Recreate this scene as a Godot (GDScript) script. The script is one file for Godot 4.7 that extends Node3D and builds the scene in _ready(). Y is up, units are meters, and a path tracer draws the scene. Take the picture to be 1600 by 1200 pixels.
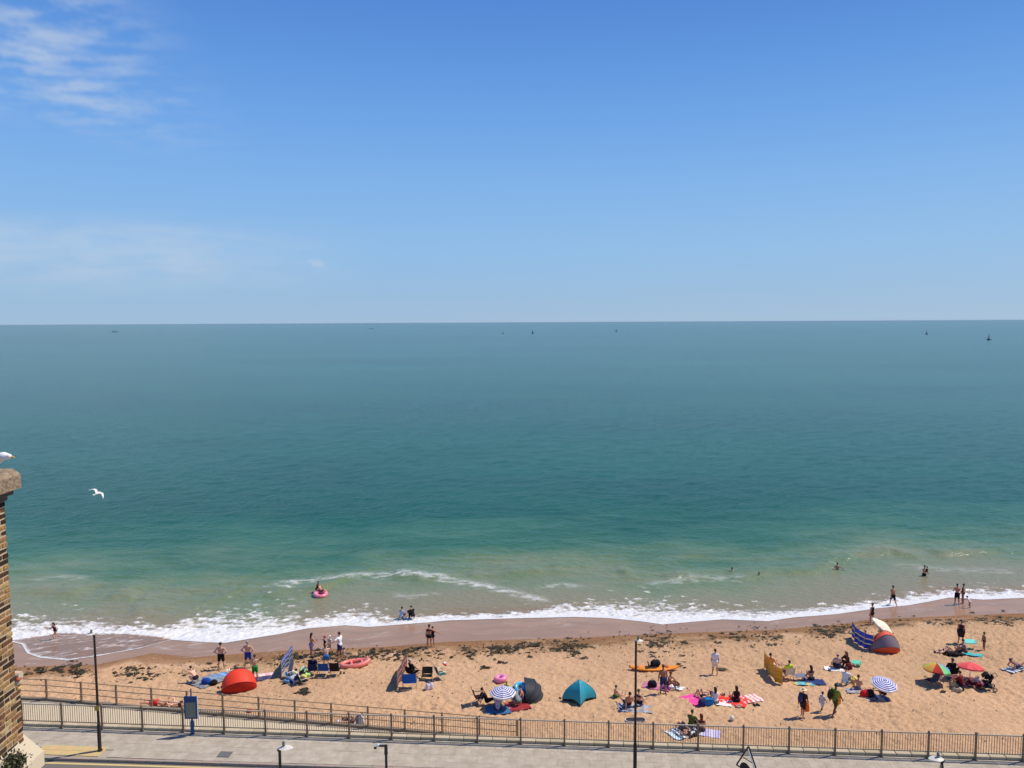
extends Node3D
# A sandy beach below a promenade, seen from a high window: sky, sea, surf, sand, the promenade with its
# railings and lamps, and every bather, tent, parasol, windbreak, chair, towel and toy on the beach.

const AXIS_U := Vector3(0.9974, 0, 0.0728)   # along the promenade
const AXIS_V := Vector3(0.0728, 0, -0.9974)  # from the promenade towards the sea
const SEA_Y := -4.0
var mats := {}
var used := {}
var rough_noise := FastNoiseLite.new()
var fine_noise := FastNoiseLite.new()
var web_noise := FastNoiseLite.new()
var sea_noise := FastNoiseLite.new()
var head_mesh: MB
var hand_meshes := []
var hair_meshes := {}
var rng := RandomNumberGenerator.new()


func _ready() -> void:
	var cam := Camera3D.new()
	cam.name = "camera"
	cam.position = Vector3(0, 20.5, 0)
	cam.rotation_degrees = Vector3(-4.62, 0, -0.286)
	cam.fov = 53.13
	cam.near = 0.05; cam.far = 120000.0
	add_child(cam)
	var env := Environment.new()
	env.background_mode = Environment.BG_SKY
	env.sky = Sky.new()
	env.sky.sky_material = make_sky()
	env.tonemap_mode = Environment.TONE_MAPPER_LINEAR
	env.tonemap_exposure = 1.0
	env.fog_enabled = true; env.fog_density = 0.000007; env.fog_light_color = Color(0.86, 0.92, 1.0)
	env.sdfgi_enabled = true; env.ssao_enabled = true; env.ssil_enabled = true
	var we := WorldEnvironment.new()
	we.name = "world_environment"
	we.environment = env
	add_child(we)
	var sun := DirectionalLight3D.new()
	sun.name = "sun"
	sun.light_energy = 1.5
	sun.light_color = Color(1.0, 0.955, 0.89)
	sun.light_angular_distance = 0.5
	sun.shadow_enabled = true
	var to_sun := Vector3(0.93, 0.0, -0.30).normalized() * cos(deg_to_rad(56)) + Vector3.UP * sin(deg_to_rad(56))
	add_child(sun)
	sun.look_at_from_position(to_sun * 100.0, Vector3.ZERO)
	rough_noise.seed = 1; rough_noise.noise_type = FastNoiseLite.TYPE_SIMPLEX_SMOOTH; rough_noise.frequency = 0.05; rough_noise.fractal_octaves = 3
	fine_noise.seed = 2; fine_noise.noise_type = FastNoiseLite.TYPE_SIMPLEX_SMOOTH; fine_noise.frequency = 0.35; fine_noise.fractal_octaves = 3
	web_noise.seed = 6; web_noise.noise_type = FastNoiseLite.TYPE_CELLULAR; web_noise.frequency = 0.85
	web_noise.cellular_return_type = FastNoiseLite.RETURN_DISTANCE2_SUB; web_noise.cellular_jitter = 1.0; web_noise.fractal_type = FastNoiseLite.FRACTAL_NONE
	sea_noise.seed = 17; sea_noise.noise_type = FastNoiseLite.TYPE_SIMPLEX_SMOOTH; sea_noise.frequency = 0.012; sea_noise.fractal_octaves = 7; sea_noise.fractal_gain = 0.78
	build_sea()
	build_beach()
	build_promenade()
	build_house_corner()
	build_street()
	build_shared_body_pieces()
	left_groups()
	middle_groups()
	right_groups()
	bathers()
	build_gulls()
	build_boats()

# ------------------------------------------------------------------ mesh building
class MB:
	var v := PackedVector3Array()
	var c := PackedColorArray()
	var t := PackedInt32Array()
	var uv := PackedVector2Array()
	var tint := Color.WHITE
	func add(p: Vector3) -> int:
		v.append(p); c.append(tint)
		return v.size() - 1
	func tri(a: int, b: int, d: int) -> void:      # counter-clockwise seen from outside
		t.append(a); t.append(d); t.append(b)
	func quad(a: int, b: int, d: int, e: int) -> void:
		tri(a, b, d); tri(a, d, e)
	func face(ps: Array) -> void:
		var k := []
		for p in ps: k.append(add(p))
		for i in range(1, k.size() - 1): tri(k[0], k[i], k[i + 1])
	func box(x: Transform3D, s: Vector3, b := 0.0) -> void:
		var h := s * 0.5
		b = minf(b, minf(h.x, minf(h.y, h.z)) * 0.9)
		var g := func(sx, sy, sz, ax):
			var p := Vector3(sx * h.x, sy * h.y, sz * h.z)
			if b > 0.0:
				if ax != 0: p.x -= sx * b
				if ax != 1: p.y -= sy * b
				if ax != 2: p.z -= sz * b
			return x * p
		for ax in 3:
			for sg in [-1, 1]:
				var q := []
				for k in [[-1, -1], [1, -1], [1, 1], [-1, 1]]:
					var sv := [0, 0, 0]
					sv[ax] = sg; sv[(ax + 1) % 3] = k[0]; sv[(ax + 2) % 3] = k[1]
					q.append(g.call(sv[0], sv[1], sv[2], ax))
				if sg < 0: q.reverse()
				face(q)
		if b <= 0.0: return
		for ax in 3:
			for k in [[-1, -1], [1, -1], [1, 1], [-1, 1]]:
				var a1 := (ax + 1) % 3
				var a2 := (ax + 2) % 3
				var q := []
				for w in [[-1, a1], [1, a1], [1, a2], [-1, a2]]:
					var sv := [0, 0, 0]
					sv[ax] = w[0]; sv[a1] = k[0]; sv[a2] = k[1]
					q.append(g.call(sv[0], sv[1], sv[2], w[1]))
				if k[0] * k[1] > 0: q.reverse()
				face(q)
		for sx in [-1, 1]:
			for sy in [-1, 1]:
				for sz in [-1, 1]:
					var q := [g.call(sx, sy, sz, 0), g.call(sx, sy, sz, 1), g.call(sx, sy, sz, 2)]
					if sx * sy * sz < 0: q.reverse()
					face(q)
	func tube(ps: Array, rs, sides := 8, closed := false) -> void:
		var n := ps.size()
		var up := Vector3.UP
		var first := v.size()
		var side := Vector3.ZERO
		for i in n:
			var d: Vector3
			if closed: d = ps[(i + 1) % n] - ps[(i + n - 1) % n]
			else: d = ps[mini(i + 1, n - 1)] - ps[maxi(i - 1, 0)]
			d = d.normalized()
			if side == Vector3.ZERO:
				side = d.cross(Vector3.UP if absf(d.y) < 0.9 else Vector3.RIGHT).normalized()
			side = (side - d * side.dot(d)).normalized()
			up = side.cross(d)
			var r: float = rs if rs is float else rs[i]
			for k in sides:
				var a := TAU * k / sides
				add(ps[i] + (side * cos(a) + up * sin(a)) * r)
		for i in (n if closed else n - 1):
			for k in sides:
				var a := first + i * sides + k
				var b := first + i * sides + (k + 1) % sides
				var e := first + ((i + 1) % n) * sides + k
				var f := first + ((i + 1) % n) * sides + (k + 1) % sides
				quad(a, e, f, b)
		if not closed:
			for end in [0, n - 1]:
				var q := []
				for k in sides: q.append(v[first + end * sides + k])
				if end != 0: q.reverse()
				face(q)
	func lathe(x: Transform3D, prof: Array, sides := 16) -> void:   # prof: Vector2(radius, height), bottom to top
		var first := v.size()
		for p in prof:
			for k in sides:
				var a := TAU * k / sides
				add(x * Vector3(cos(a) * p.x, p.y, -sin(a) * p.x))
		for i in prof.size() - 1:
			for k in sides:
				var a := first + i * sides + k
				var b := first + i * sides + (k + 1) % sides
				quad(a, b, b + sides, a + sides)
	func ball(x: Transform3D, r: Vector3, sides := 12) -> void:
		var prof := []
		for i in sides / 2 + 1:
			var a := -PI / 2 + PI * i / (sides / 2)
			prof.append(Vector2(cos(a), sin(a)))
		lathe(x * Transform3D(Basis.from_scale(r), Vector3.ZERO), prof, sides)
	func grid(w: int, h: int, f: Callable, thick := 0.0) -> void:    # f(i, j) -> Vector3; a sheet, or a thin solid
		for layer in (2 if thick > 0.0 else 1):
			var first := v.size()
			for j in h + 1:
				for i in w + 1:
					add(f.call(i, j) - Vector3(0, thick, 0) * layer)
			for j in h:
				for i in w:
					var a := first + j * (w + 1) + i
					if layer == 0: quad(a, a + 1, a + w + 2, a + w + 1)
					else: quad(a, a + w + 1, a + w + 2, a + 1)
	func join(o: MB, x: Transform3D, mul := Color.WHITE) -> void:
		var first := v.size()
		for i in o.v.size():
			v.append(x * o.v[i]); c.append(o.c[i] * mul)
		for i in o.t: t.append(first + i)
	func mesh() -> ArrayMesh:
		var n := PackedVector3Array()
		n.resize(v.size())
		for i in range(0, t.size(), 3):
			var a := t[i]; var b := t[i + 2]; var d := t[i + 1]
			var f := (v[b] - v[a]).cross(v[d] - v[a])
			n[a] += f; n[b] += f; n[d] += f
		for i in n.size():
			n[i] = n[i].normalized() if n[i].length_squared() > 1e-20 else Vector3.UP
		var arr := []
		arr.resize(Mesh.ARRAY_MAX)
		arr[Mesh.ARRAY_VERTEX] = v; arr[Mesh.ARRAY_NORMAL] = n; arr[Mesh.ARRAY_COLOR] = c; arr[Mesh.ARRAY_INDEX] = t
		if uv.size() == v.size(): arr[Mesh.ARRAY_TEX_UV] = uv
		var m := ArrayMesh.new()
		m.add_surface_from_arrays(Mesh.PRIMITIVE_TRIANGLES, arr)
		return m
	# surface nets over tapered capsules [a, b, ra, rb] joined with a smooth minimum
	func blob(prims: Array, cell: float, k: float) -> void:
		var lo := Vector3.INF
		var hi := -Vector3.INF
		for p in prims:
			var r := maxf(p[2], p[3]) + k * 0.3 + cell * 2.0
			for e in [p[0], p[1]]:
				lo = lo.min(e - Vector3.ONE * r); hi = hi.max(e + Vector3.ONE * r)
		var nx := int(ceil((hi.x - lo.x) / cell)) + 1
		var ny := int(ceil((hi.y - lo.y) / cell)) + 1
		var nz := int(ceil((hi.z - lo.z) / cell)) + 1
		var fld := PackedFloat32Array()
		fld.resize(nx * ny * nz); fld.fill(9.0)
		for p in prims:
			var a: Vector3 = p[0]
			var ba: Vector3 = p[1] - a
			var ra: float = p[2]
			var rd: float = p[3] - ra
			var l2 := maxf(ba.length_squared(), 1e-9)
			var r := maxf(p[2], p[3]) + k + cell * 2.0
			var p0: Vector3 = (a.min(p[1]) - Vector3.ONE * r - lo) / cell
			var p1: Vector3 = (a.max(p[1]) + Vector3.ONE * r - lo) / cell
			for z in range(maxi(0, int(p0.z)), mini(nz, int(p1.z) + 1)):
				for y in range(maxi(0, int(p0.y)), mini(ny, int(p1.y) + 1)):
					var at := (z * ny + y) * nx
					for x in range(maxi(0, int(p0.x)), mini(nx, int(p1.x) + 1)):
						var q := lo + Vector3(x, y, z) * cell - a
						var s := clampf(q.dot(ba) / l2, 0.0, 1.0)
						var d := (q - ba * s).length() - ra - rd * s
						var o := fld[at + x]
						if o > 8.0: fld[at + x] = d
						else:
							var h := maxf(k - absf(o - d), 0.0) / k
							fld[at + x] = minf(o, d) - h * h * k * 0.25
		var num := PackedInt32Array()
		num.resize(nx * ny * nz); num.fill(-1)
		var sy := nx
		var sz := nx * ny
		var off := [0, 1, sy, sy + 1, sz, sz + 1, sz + sy, sz + sy + 1]
		var far := cell * 2.2
		for z in nz - 1:
			for y in ny - 1:
				var at := (z * ny + y) * nx
				for x in nx - 1:
					var i := at + x
					var f0 := fld[i]
					if f0 > far or f0 < -far: continue
					var n_in := 0
					for o in off:
						if fld[i + o] < 0.0: n_in += 1
					if n_in == 0 or n_in == 8: continue
					var sum := Vector3.ZERO
					var cnt := 0
					for e in 8:
						for bit in [1, 2, 4]:
							if e & bit: continue
							var fa := fld[i + off[e]]
							var fb := fld[i + off[e | bit]]
							if (fa < 0.0) == (fb < 0.0): continue
							var s := fa / (fa - fb)
							var pa := Vector3(e & 1, (e >> 1) & 1, e >> 2)
							sum += pa + Vector3(1 if bit == 1 else 0, 1 if bit == 2 else 0, 1 if bit == 4 else 0) * s
							cnt += 1
					num[i] = add(lo + (Vector3(x, y, z) + sum / cnt) * cell)
		for z in range(1, nz - 1):
			for y in range(1, ny - 1):
				var at := (z * ny + y) * nx
				for x in range(1, nx - 1):
					var i := at + x
					if num[i] < 0: continue
					var inside := fld[i] < 0.0
					for ax in 3:
						var st: int = [1, sy, sz][ax]
						if (fld[i + st] < 0.0) == inside: continue
						var s1: int = [sy, sz, 1][ax]
						var s2: int = [sz, 1, sy][ax]
						var q0 := num[i]; var q1 := num[i - s1]; var q2 := num[i - s1 - s2]; var q3 := num[i - s2]
						if q1 < 0 or q2 < 0 or q3 < 0: continue
						if inside: quad(q0, q1, q2, q3)
						else: quad(q3, q2, q1, q0)

# ------------------------------------------------------------------ naming, materials
func srgb(r: float, g: float, b: float) -> Color:
	return Color(r / 255.0, g / 255.0, b / 255.0)

func mat(key: String, col: Color, rough := 0.85, spec := 0.5, metal := 0.0) -> StandardMaterial3D:
	if mats.has(key): return mats[key]
	var m := StandardMaterial3D.new()
	m.resource_name = key
	m.albedo_color = col
	m.vertex_color_use_as_albedo = true
	m.roughness = rough
	m.metallic = metal
	m.metallic_specular = spec
	mats[key] = m
	return m

func cloth(r: float, g: float, b: float) -> StandardMaterial3D:
	var key := "cloth_%d_%d_%d" % [r, g, b]
	if mats.has(key): return mats[key]
	var m := mat(key, srgb(r, g, b), 0.9, 0.3)
	m.rim_enabled = true; m.rim = 0.25; m.rim_tint = 0.6
	return m

func numbered(called: String) -> String:
	var n: int = used.get(called, 0)
	used[called] = n + 1
	return called if n == 0 else "%s_%03d" % [called, n]

func obj(called: String, m, material: Material, parent: Node = self) -> MeshInstance3D:
	var o := MeshInstance3D.new()
	o.name = called if parent != self else numbered(called)
	o.mesh = m.mesh() if m is MB else m
	o.material_override = material
	parent.add_child(o, true)
	return o

func tag(o: Node3D, label: String, category: String, group := "") -> Node3D:
	o.set_meta("label", label); o.set_meta("category", category)
	if group: o.set_meta("group", group)
	return o

func thing(called: String, label: String, category: String, at: Vector3, yaw := 0.0, group := "") -> Node3D:
	var o := Node3D.new()
	o.name = numbered(called)
	add_child(o, true)
	o.position = at; o.rotation_degrees.y = yaw
	tag(o, label, category, group)
	return o

func structure(called: String, m, material: Material, kind := "structure") -> MeshInstance3D:
	var o := obj(called, m, material)
	o.set_meta("kind", kind)
	return o

func T(p: Vector3, rx := 0.0, ry := 0.0, rz := 0.0) -> Transform3D:
	return Transform3D(Basis.from_euler(Vector3(deg_to_rad(rx), deg_to_rad(ry), deg_to_rad(rz))), p)

# ------------------------------------------------------------------ the lie of the land
func uv_of(p: Vector3) -> Vector2:
	return Vector2(p.dot(AXIS_U), p.dot(AXIS_V))

func at_uv(u: float, v: float, y: float) -> Vector3:
	return AXIS_U * u + AXIS_V * v + Vector3(0, y, 0)

func waterline(u: float) -> float:
	return 62.2 + 0.155 * clampf(u, -90, 90)

func terrain(u: float, v: float) -> float:
	var w := waterline(u)
	var t := (v - 36.3) / (w - 36.3)
	if t < 0.0: return -1.45
	if t <= 1.0: return -1.45 - 1.3 * t - 1.25 * t * t * t
	return SEA_Y - (v - w) * 0.09

func ground(x: float, z: float) -> float:
	var q := uv_of(Vector3(x, 0, z))
	return terrain(q.x, q.y)

func snap(p: Vector3) -> Vector3:
	return Vector3(p.x, ground(p.x, p.z), p.z)

func along(line: Array, u: float) -> float:     # piecewise linear through [u, value] pairs
	if u <= line[0][0]: return line[0][1] + (u - line[0][0]) * 0.1
	for i in line.size() - 1:
		if u <= line[i + 1][0]:
			return lerpf(line[i][1], line[i + 1][1], (u - line[i][0]) / (line[i + 1][0] - line[i][0]))
	return line[-1][1] + (u - line[-1][0]) * 0.12

func spread(fine_from: float, fine_to: float, step: float, limit: float, grow := 1.25) -> PackedFloat32Array:
	var out := PackedFloat32Array()
	var a := fine_from
	var s := step
	var left := []
	while a > -limit:
		s *= grow; a -= s; left.push_front(a)
	for x in left: out.append(x)
	for i in int(round((fine_to - fine_from) / step)) + 1: out.append(fine_from + i * step)
	a = fine_to; s = step
	while a < limit:
		s *= grow; a += s; out.append(a)
	return out

func sheet_mesh(us: PackedFloat32Array, rows: int, f: Callable) -> MB:   # f(u, row) -> [position, colour]
	var m := MB.new()
	var n := us.size()
	for j in rows:
		for u in us:
			var r: Array = f.call(u, j)
			m.v.append(r[0]); m.c.append(r[1])
	m.t.resize((rows - 1) * (n - 1) * 6)
	var k := 0
	for j in rows - 1:
		for i in n - 1:
			var a := j * n + i
			m.t[k] = a; m.t[k + 1] = a + n; m.t[k + 2] = a + n + 1
			m.t[k + 3] = a; m.t[k + 4] = a + n + 1; m.t[k + 5] = a + 1
			k += 6
	return m

# ------------------------------------------------------------------ people
func direction(f: float, o: float, side: float) -> Vector3:
	f = deg_to_rad(f); o = deg_to_rad(o)
	return Vector3(side * sin(o), -cos(f) * cos(o), -sin(f) * cos(o))

const POSES := {
	"stand": {t = 2, la = [4, 9, 14, 4], ra = [2, 9, 10, 4], ll = [2, 5, 0, 4], rl = [-2, 5, -3, 4]},
	"relaxed": {t = -2, la = [-4, 8, 20, 2], ra = [10, 12, 30, -6], ll = [6, 4, -2, 4], rl = [-4, 7, -4, 4]},
	"akimbo": {t = -2, la = [-22, 42, 22, -44], ra = [-22, 42, 22, -44], ll = [0, 9, -2, 7], rl = [0, 9, -2, 7]},
	"walk": {t = 4, la = [-22, 8, -2, 4], ra = [22, 8, 34, 2], ll = [22, 3, 6, 3], rl = [-14, 3, -34, 3]},
	"run": {t = 12, la = [-40, 20, 30, -5], ra = [30, 20, 95, -10], ll = [40, 3, -14, 3], rl = [-18, 3, -50, 3]},
	"hold": {t = 3, la = [28, 8, 85, -25], ra = [28, 8, 85, -25], ll = [3, 5, 0, 4], rl = [-3, 5, -2, 4]},
	"reach_left": {t = 2, la = [50, 55, 60, 45], ra = [2, 9, 10, 4], ll = [2, 5, 0, 4], rl = [-2, 5, -3, 4]},
	"reach_right": {t = 2, la = [4, 9, 14, 4], ra = [30, 60, 40, 55], ll = [2, 5, 0, 4], rl = [-2, 5, -3, 4]},
	"embrace": {t = 3, la = [6, 10, 12, 4], ra = [25, 55, 55, 20], ll = [2, 5, 0, 4], rl = [-2, 5, -3, 4]},
	"arms_out": {t = 0, la = [0, 84, 0, 86], ra = [0, 70, 0, 80], ll = [6, 10, 0, 8], rl = [-6, 10, -6, 8]},
	"carry": {t = 6, la = [10, 10, 40, -10], ra = [14, 12, 50, -16], ll = [14, 4, 0, 4], rl = [-8, 4, -22, 4]},
	"bend": {t = 62, la = [60, 12, 60, 2], ra = [66, 12, 70, 2], ll = [8, 6, -6, 5], rl = [4, 6, -10, 5]},
	"stoop": {t = 40, la = [40, 12, 70, -8], ra = [40, 12, 60, -8], ll = [30, 8, -20, 6], rl = [26, 8, -24, 6]},
	"sit": {t = 14, la = [48, 10, 62, -20], ra = [48, 10, 62, -20], ll = [118, 9, 32, 5], rl = [116, 9, 34, 5]},
	"sit_back": {t = -24, la = [-42, 14, -14, 6], ra = [-42, 14, -14, 6], ll = [92, 7, 86, 5], rl = [112, 7, 40, 5]},
	"sit_legs": {t = 8, la = [20, 12, 40, 4], ra = [26, 12, 60, -10], ll = [90, 8, 88, 5], rl = [90, 8, 88, 5]},
	"sit_side": {t = -8, la = [-10, 30, -4, 24], ra = [30, 8, 60, -10], ll = [88, 30, 60, -40], rl = [88, 10, 50, -60]},
	"cross": {t = 12, la = [30, 14, 70, -20], ra = [30, 14, 70, -20], ll = [82, 50, 66, -62], rl = [82, 50, 62, -62]},
	"kneel": {t = 42, la = [60, 12, 80, -4], ra = [40, 12, 70, -6], ll = [96, 10, -60, 4], rl = [92, 10, -64, 4]},
	"crouch": {t = 30, la = [50, 14, 90, -14], ra = [50, 14, 80, -14], ll = [112, 14, -22, 6], rl = [112, 14, -22, 6]},
	"lie_back": {t = -89, la = [88, 18, 90, 10], ra = [88, 18, 90, 10], ll = [89, 7, 89, 5], rl = [89, 7, 89, 5]},
	"lie_knees": {t = -87, la = [88, 18, 96, 4], ra = [100, 10, 140, -40], ll = [142, 6, 36, 4], rl = [138, 8, 40, 4]},
	"lie_front": {t = 89, la = [140, 40, 120, -50], ra = [140, 40, 120, -50], ll = [-89, 7, -89, 5], rl = [-89, 7, -89, 5]},
	"prop": {t = -58, la = [-30, 14, 40, -10], ra = [-30, 14, 40, -10], ll = [90, 8, 88, 5], rl = [120, 8, 40, 5]},
	"chair": {t = -12, la = [22, 14, 74, -8], ra = [22, 14, 70, -8], ll = [88, 8, 12, 5], rl = [86, 8, 6, 5]},
	"chair_legs": {t = -16, la = [22, 14, 74, -8], ra = [22, 14, 70, -8], ll = [92, 8, 66, 5], rl = [90, 8, 62, 5]},
	"baby": {t = 0, la = [40, 20, 70, 0], ra = [40, 20, 70, 0], ll = [80, 30, 20, 10], rl = [80, 30, 20, 10]},
}
const SKIN := [[224, 178, 152], [206, 158, 130], [186, 134, 106], [156, 106, 80], [104, 68, 50]]
const HAIR := {"dark": [38, 28, 22], "brown": [72, 48, 32], "fair": [170, 132, 84], "grey": [150, 146, 140], "red": [104, 46, 30]}

func build_shared_body_pieces() -> void:
	# a head one unit tall, facing -z, with brow, nose, lips, chin, ears and eyes
	var h := MB.new()
	h.tint = Color.WHITE
	h.blob([[Vector3(0, 0.14, 0.05), Vector3(0, 0.16, 0.1), 0.345, 0.33], [Vector3(0, 0.12, -0.06), Vector3(0, -0.05, -0.08), 0.29, 0.25],
		[Vector3(0, -0.22, -0.14), Vector3(0, -0.36, -0.22), 0.2, 0.11], [Vector3(-0.12, -0.2, 0), Vector3(0.12, -0.2, 0), 0.18, 0.18],
		[Vector3(0, 0.05, -0.37), Vector3(0, -0.1, -0.43), 0.035, 0.06], [Vector3(-0.06, -0.12, -0.37), Vector3(0.06, -0.12, -0.37), 0.035, 0.035],
		[Vector3(-0.16, 0.1, -0.33), Vector3(0.16, 0.1, -0.33), 0.035, 0.035], [Vector3(-0.1, -0.23, -0.345), Vector3(0.1, -0.23, -0.345), 0.03, 0.03],
		[Vector3(-0.35, 0.08, 0.06), Vector3(-0.36, -0.1, 0.02), 0.05, 0.035], [Vector3(0.35, 0.08, 0.06), Vector3(0.36, -0.1, 0.02), 0.05, 0.035]], 0.06, 0.08)
	for i in h.v.size():
		var p := h.v[i]
		if p.z < -0.28 and absf(absf(p.x) - 0.13) < 0.05 and absf(p.y - 0.03) < 0.035: h.c[i] = Color(0.12, 0.1, 0.1)
		if p.z < -0.3 and absf(p.x) < 0.12 and absf(p.y + 0.23) < 0.03: h.c[i] = Color(0.8, 0.5, 0.48)
	head_mesh = h
	# a hand one unit long from the wrist, pointing down -y, palm towards +z, the thumb towards side * x
	for side in [-1.0, 1.0]:
		var m := MB.new()
		var pr := [[Vector3(-0.12, -0.12, 0), Vector3(-0.15, -0.42, 0), 0.1, 0.1], [Vector3(0.12, -0.12, 0), Vector3(0.15, -0.42, 0), 0.1, 0.1], [Vector3(0, -0.05, 0), Vector3(0, -0.4, 0), 0.13, 0.11],
			[Vector3(side * 0.12, -0.16, 0.04), Vector3(side * 0.3, -0.34, 0.1), 0.08, 0.06], [Vector3(side * 0.3, -0.34, 0.1), Vector3(side * 0.34, -0.5, 0.14), 0.06, 0.045]]
		var lengths := [0.38, 0.46, 0.43, 0.32]
		for k in 4:
			var x: float = side * (0.2 - 0.133 * k)
			var l: float = lengths[k]
			var a := Vector3(x, -0.42, 0)
			var b := a + Vector3(side * 0.02 * (1.5 - k), -l * 0.5, 0.03)
			var c := b + Vector3(side * 0.008 * (1.5 - k), -l * 0.42, 0.12)
			pr.append([a, b, 0.055, 0.05]); pr.append([b, c, 0.05, 0.04])
		m.blob(pr, 0.05, 0.025)
		hand_meshes.append(m)
	# hair, in head units
	var s := MB.new()
	s.blob([[Vector3(0, 0.2, 0.06), Vector3(0, 0.14, 0.14), 0.375, 0.37], [Vector3(-0.2, 0.3, -0.12), Vector3(0.2, 0.3, -0.12), 0.16, 0.16]], 0.09, 0.1)
	hair_meshes["short"] = s.mesh()
	var l := MB.new()
	l.blob([[Vector3(0, 0.2, 0.06), Vector3(0, 0.12, 0.16), 0.39, 0.38], [Vector3(-0.2, 0.32, -0.12), Vector3(0.2, 0.32, -0.12), 0.15, 0.15],
		[Vector3(-0.2, 0, 0.2), Vector3(-0.2, -0.9, 0.28), 0.22, 0.14], [Vector3(0.2, 0, 0.2), Vector3(0.2, -0.9, 0.28), 0.22, 0.14],
		[Vector3(0, 0, 0.25), Vector3(0, -1.1, 0.32), 0.22, 0.1]], 0.09, 0.12)
	hair_meshes["long"] = l.mesh()
	var b := MB.new()
	b.blob([[Vector3(0, 0.2, 0.06), Vector3(0, 0.12, 0.14), 0.385, 0.375], [Vector3(-0.2, 0.3, -0.12), Vector3(0.2, 0.3, -0.12), 0.15, 0.15],
		[Vector3(0, 0.3, 0.5), Vector3(0, 0.4, 0.52), 0.14, 0.14]], 0.09, 0.06)
	hair_meshes["bun"] = b.mesh()
	var hat := MB.new()
	hat.lathe(T(Vector3(0, 0.24, 0.04), 8), [Vector2(0.36, -0.02), Vector2(0.85, -0.1), Vector2(0.86, -0.07), Vector2(0.42, 0.03), Vector2(0.39, 0.3), Vector2(0.3, 0.38), Vector2(0.0, 0.4)], 18)
	hair_meshes["sunhat"] = hat.mesh()
	var cap := MB.new()
	cap.lathe(T(Vector3(0, 0.16, 0.06)), [Vector2(0.41, -0.02), Vector2(0.42, 0.1), Vector2(0.36, 0.3), Vector2(0.2, 0.4), Vector2(0.0, 0.42)], 16)
	cap.box(T(Vector3(0, 0.16, -0.52), -8), Vector3(0.5, 0.05, 0.4), 0.02)
	hair_meshes["cap"] = cap.mesh()

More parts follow.
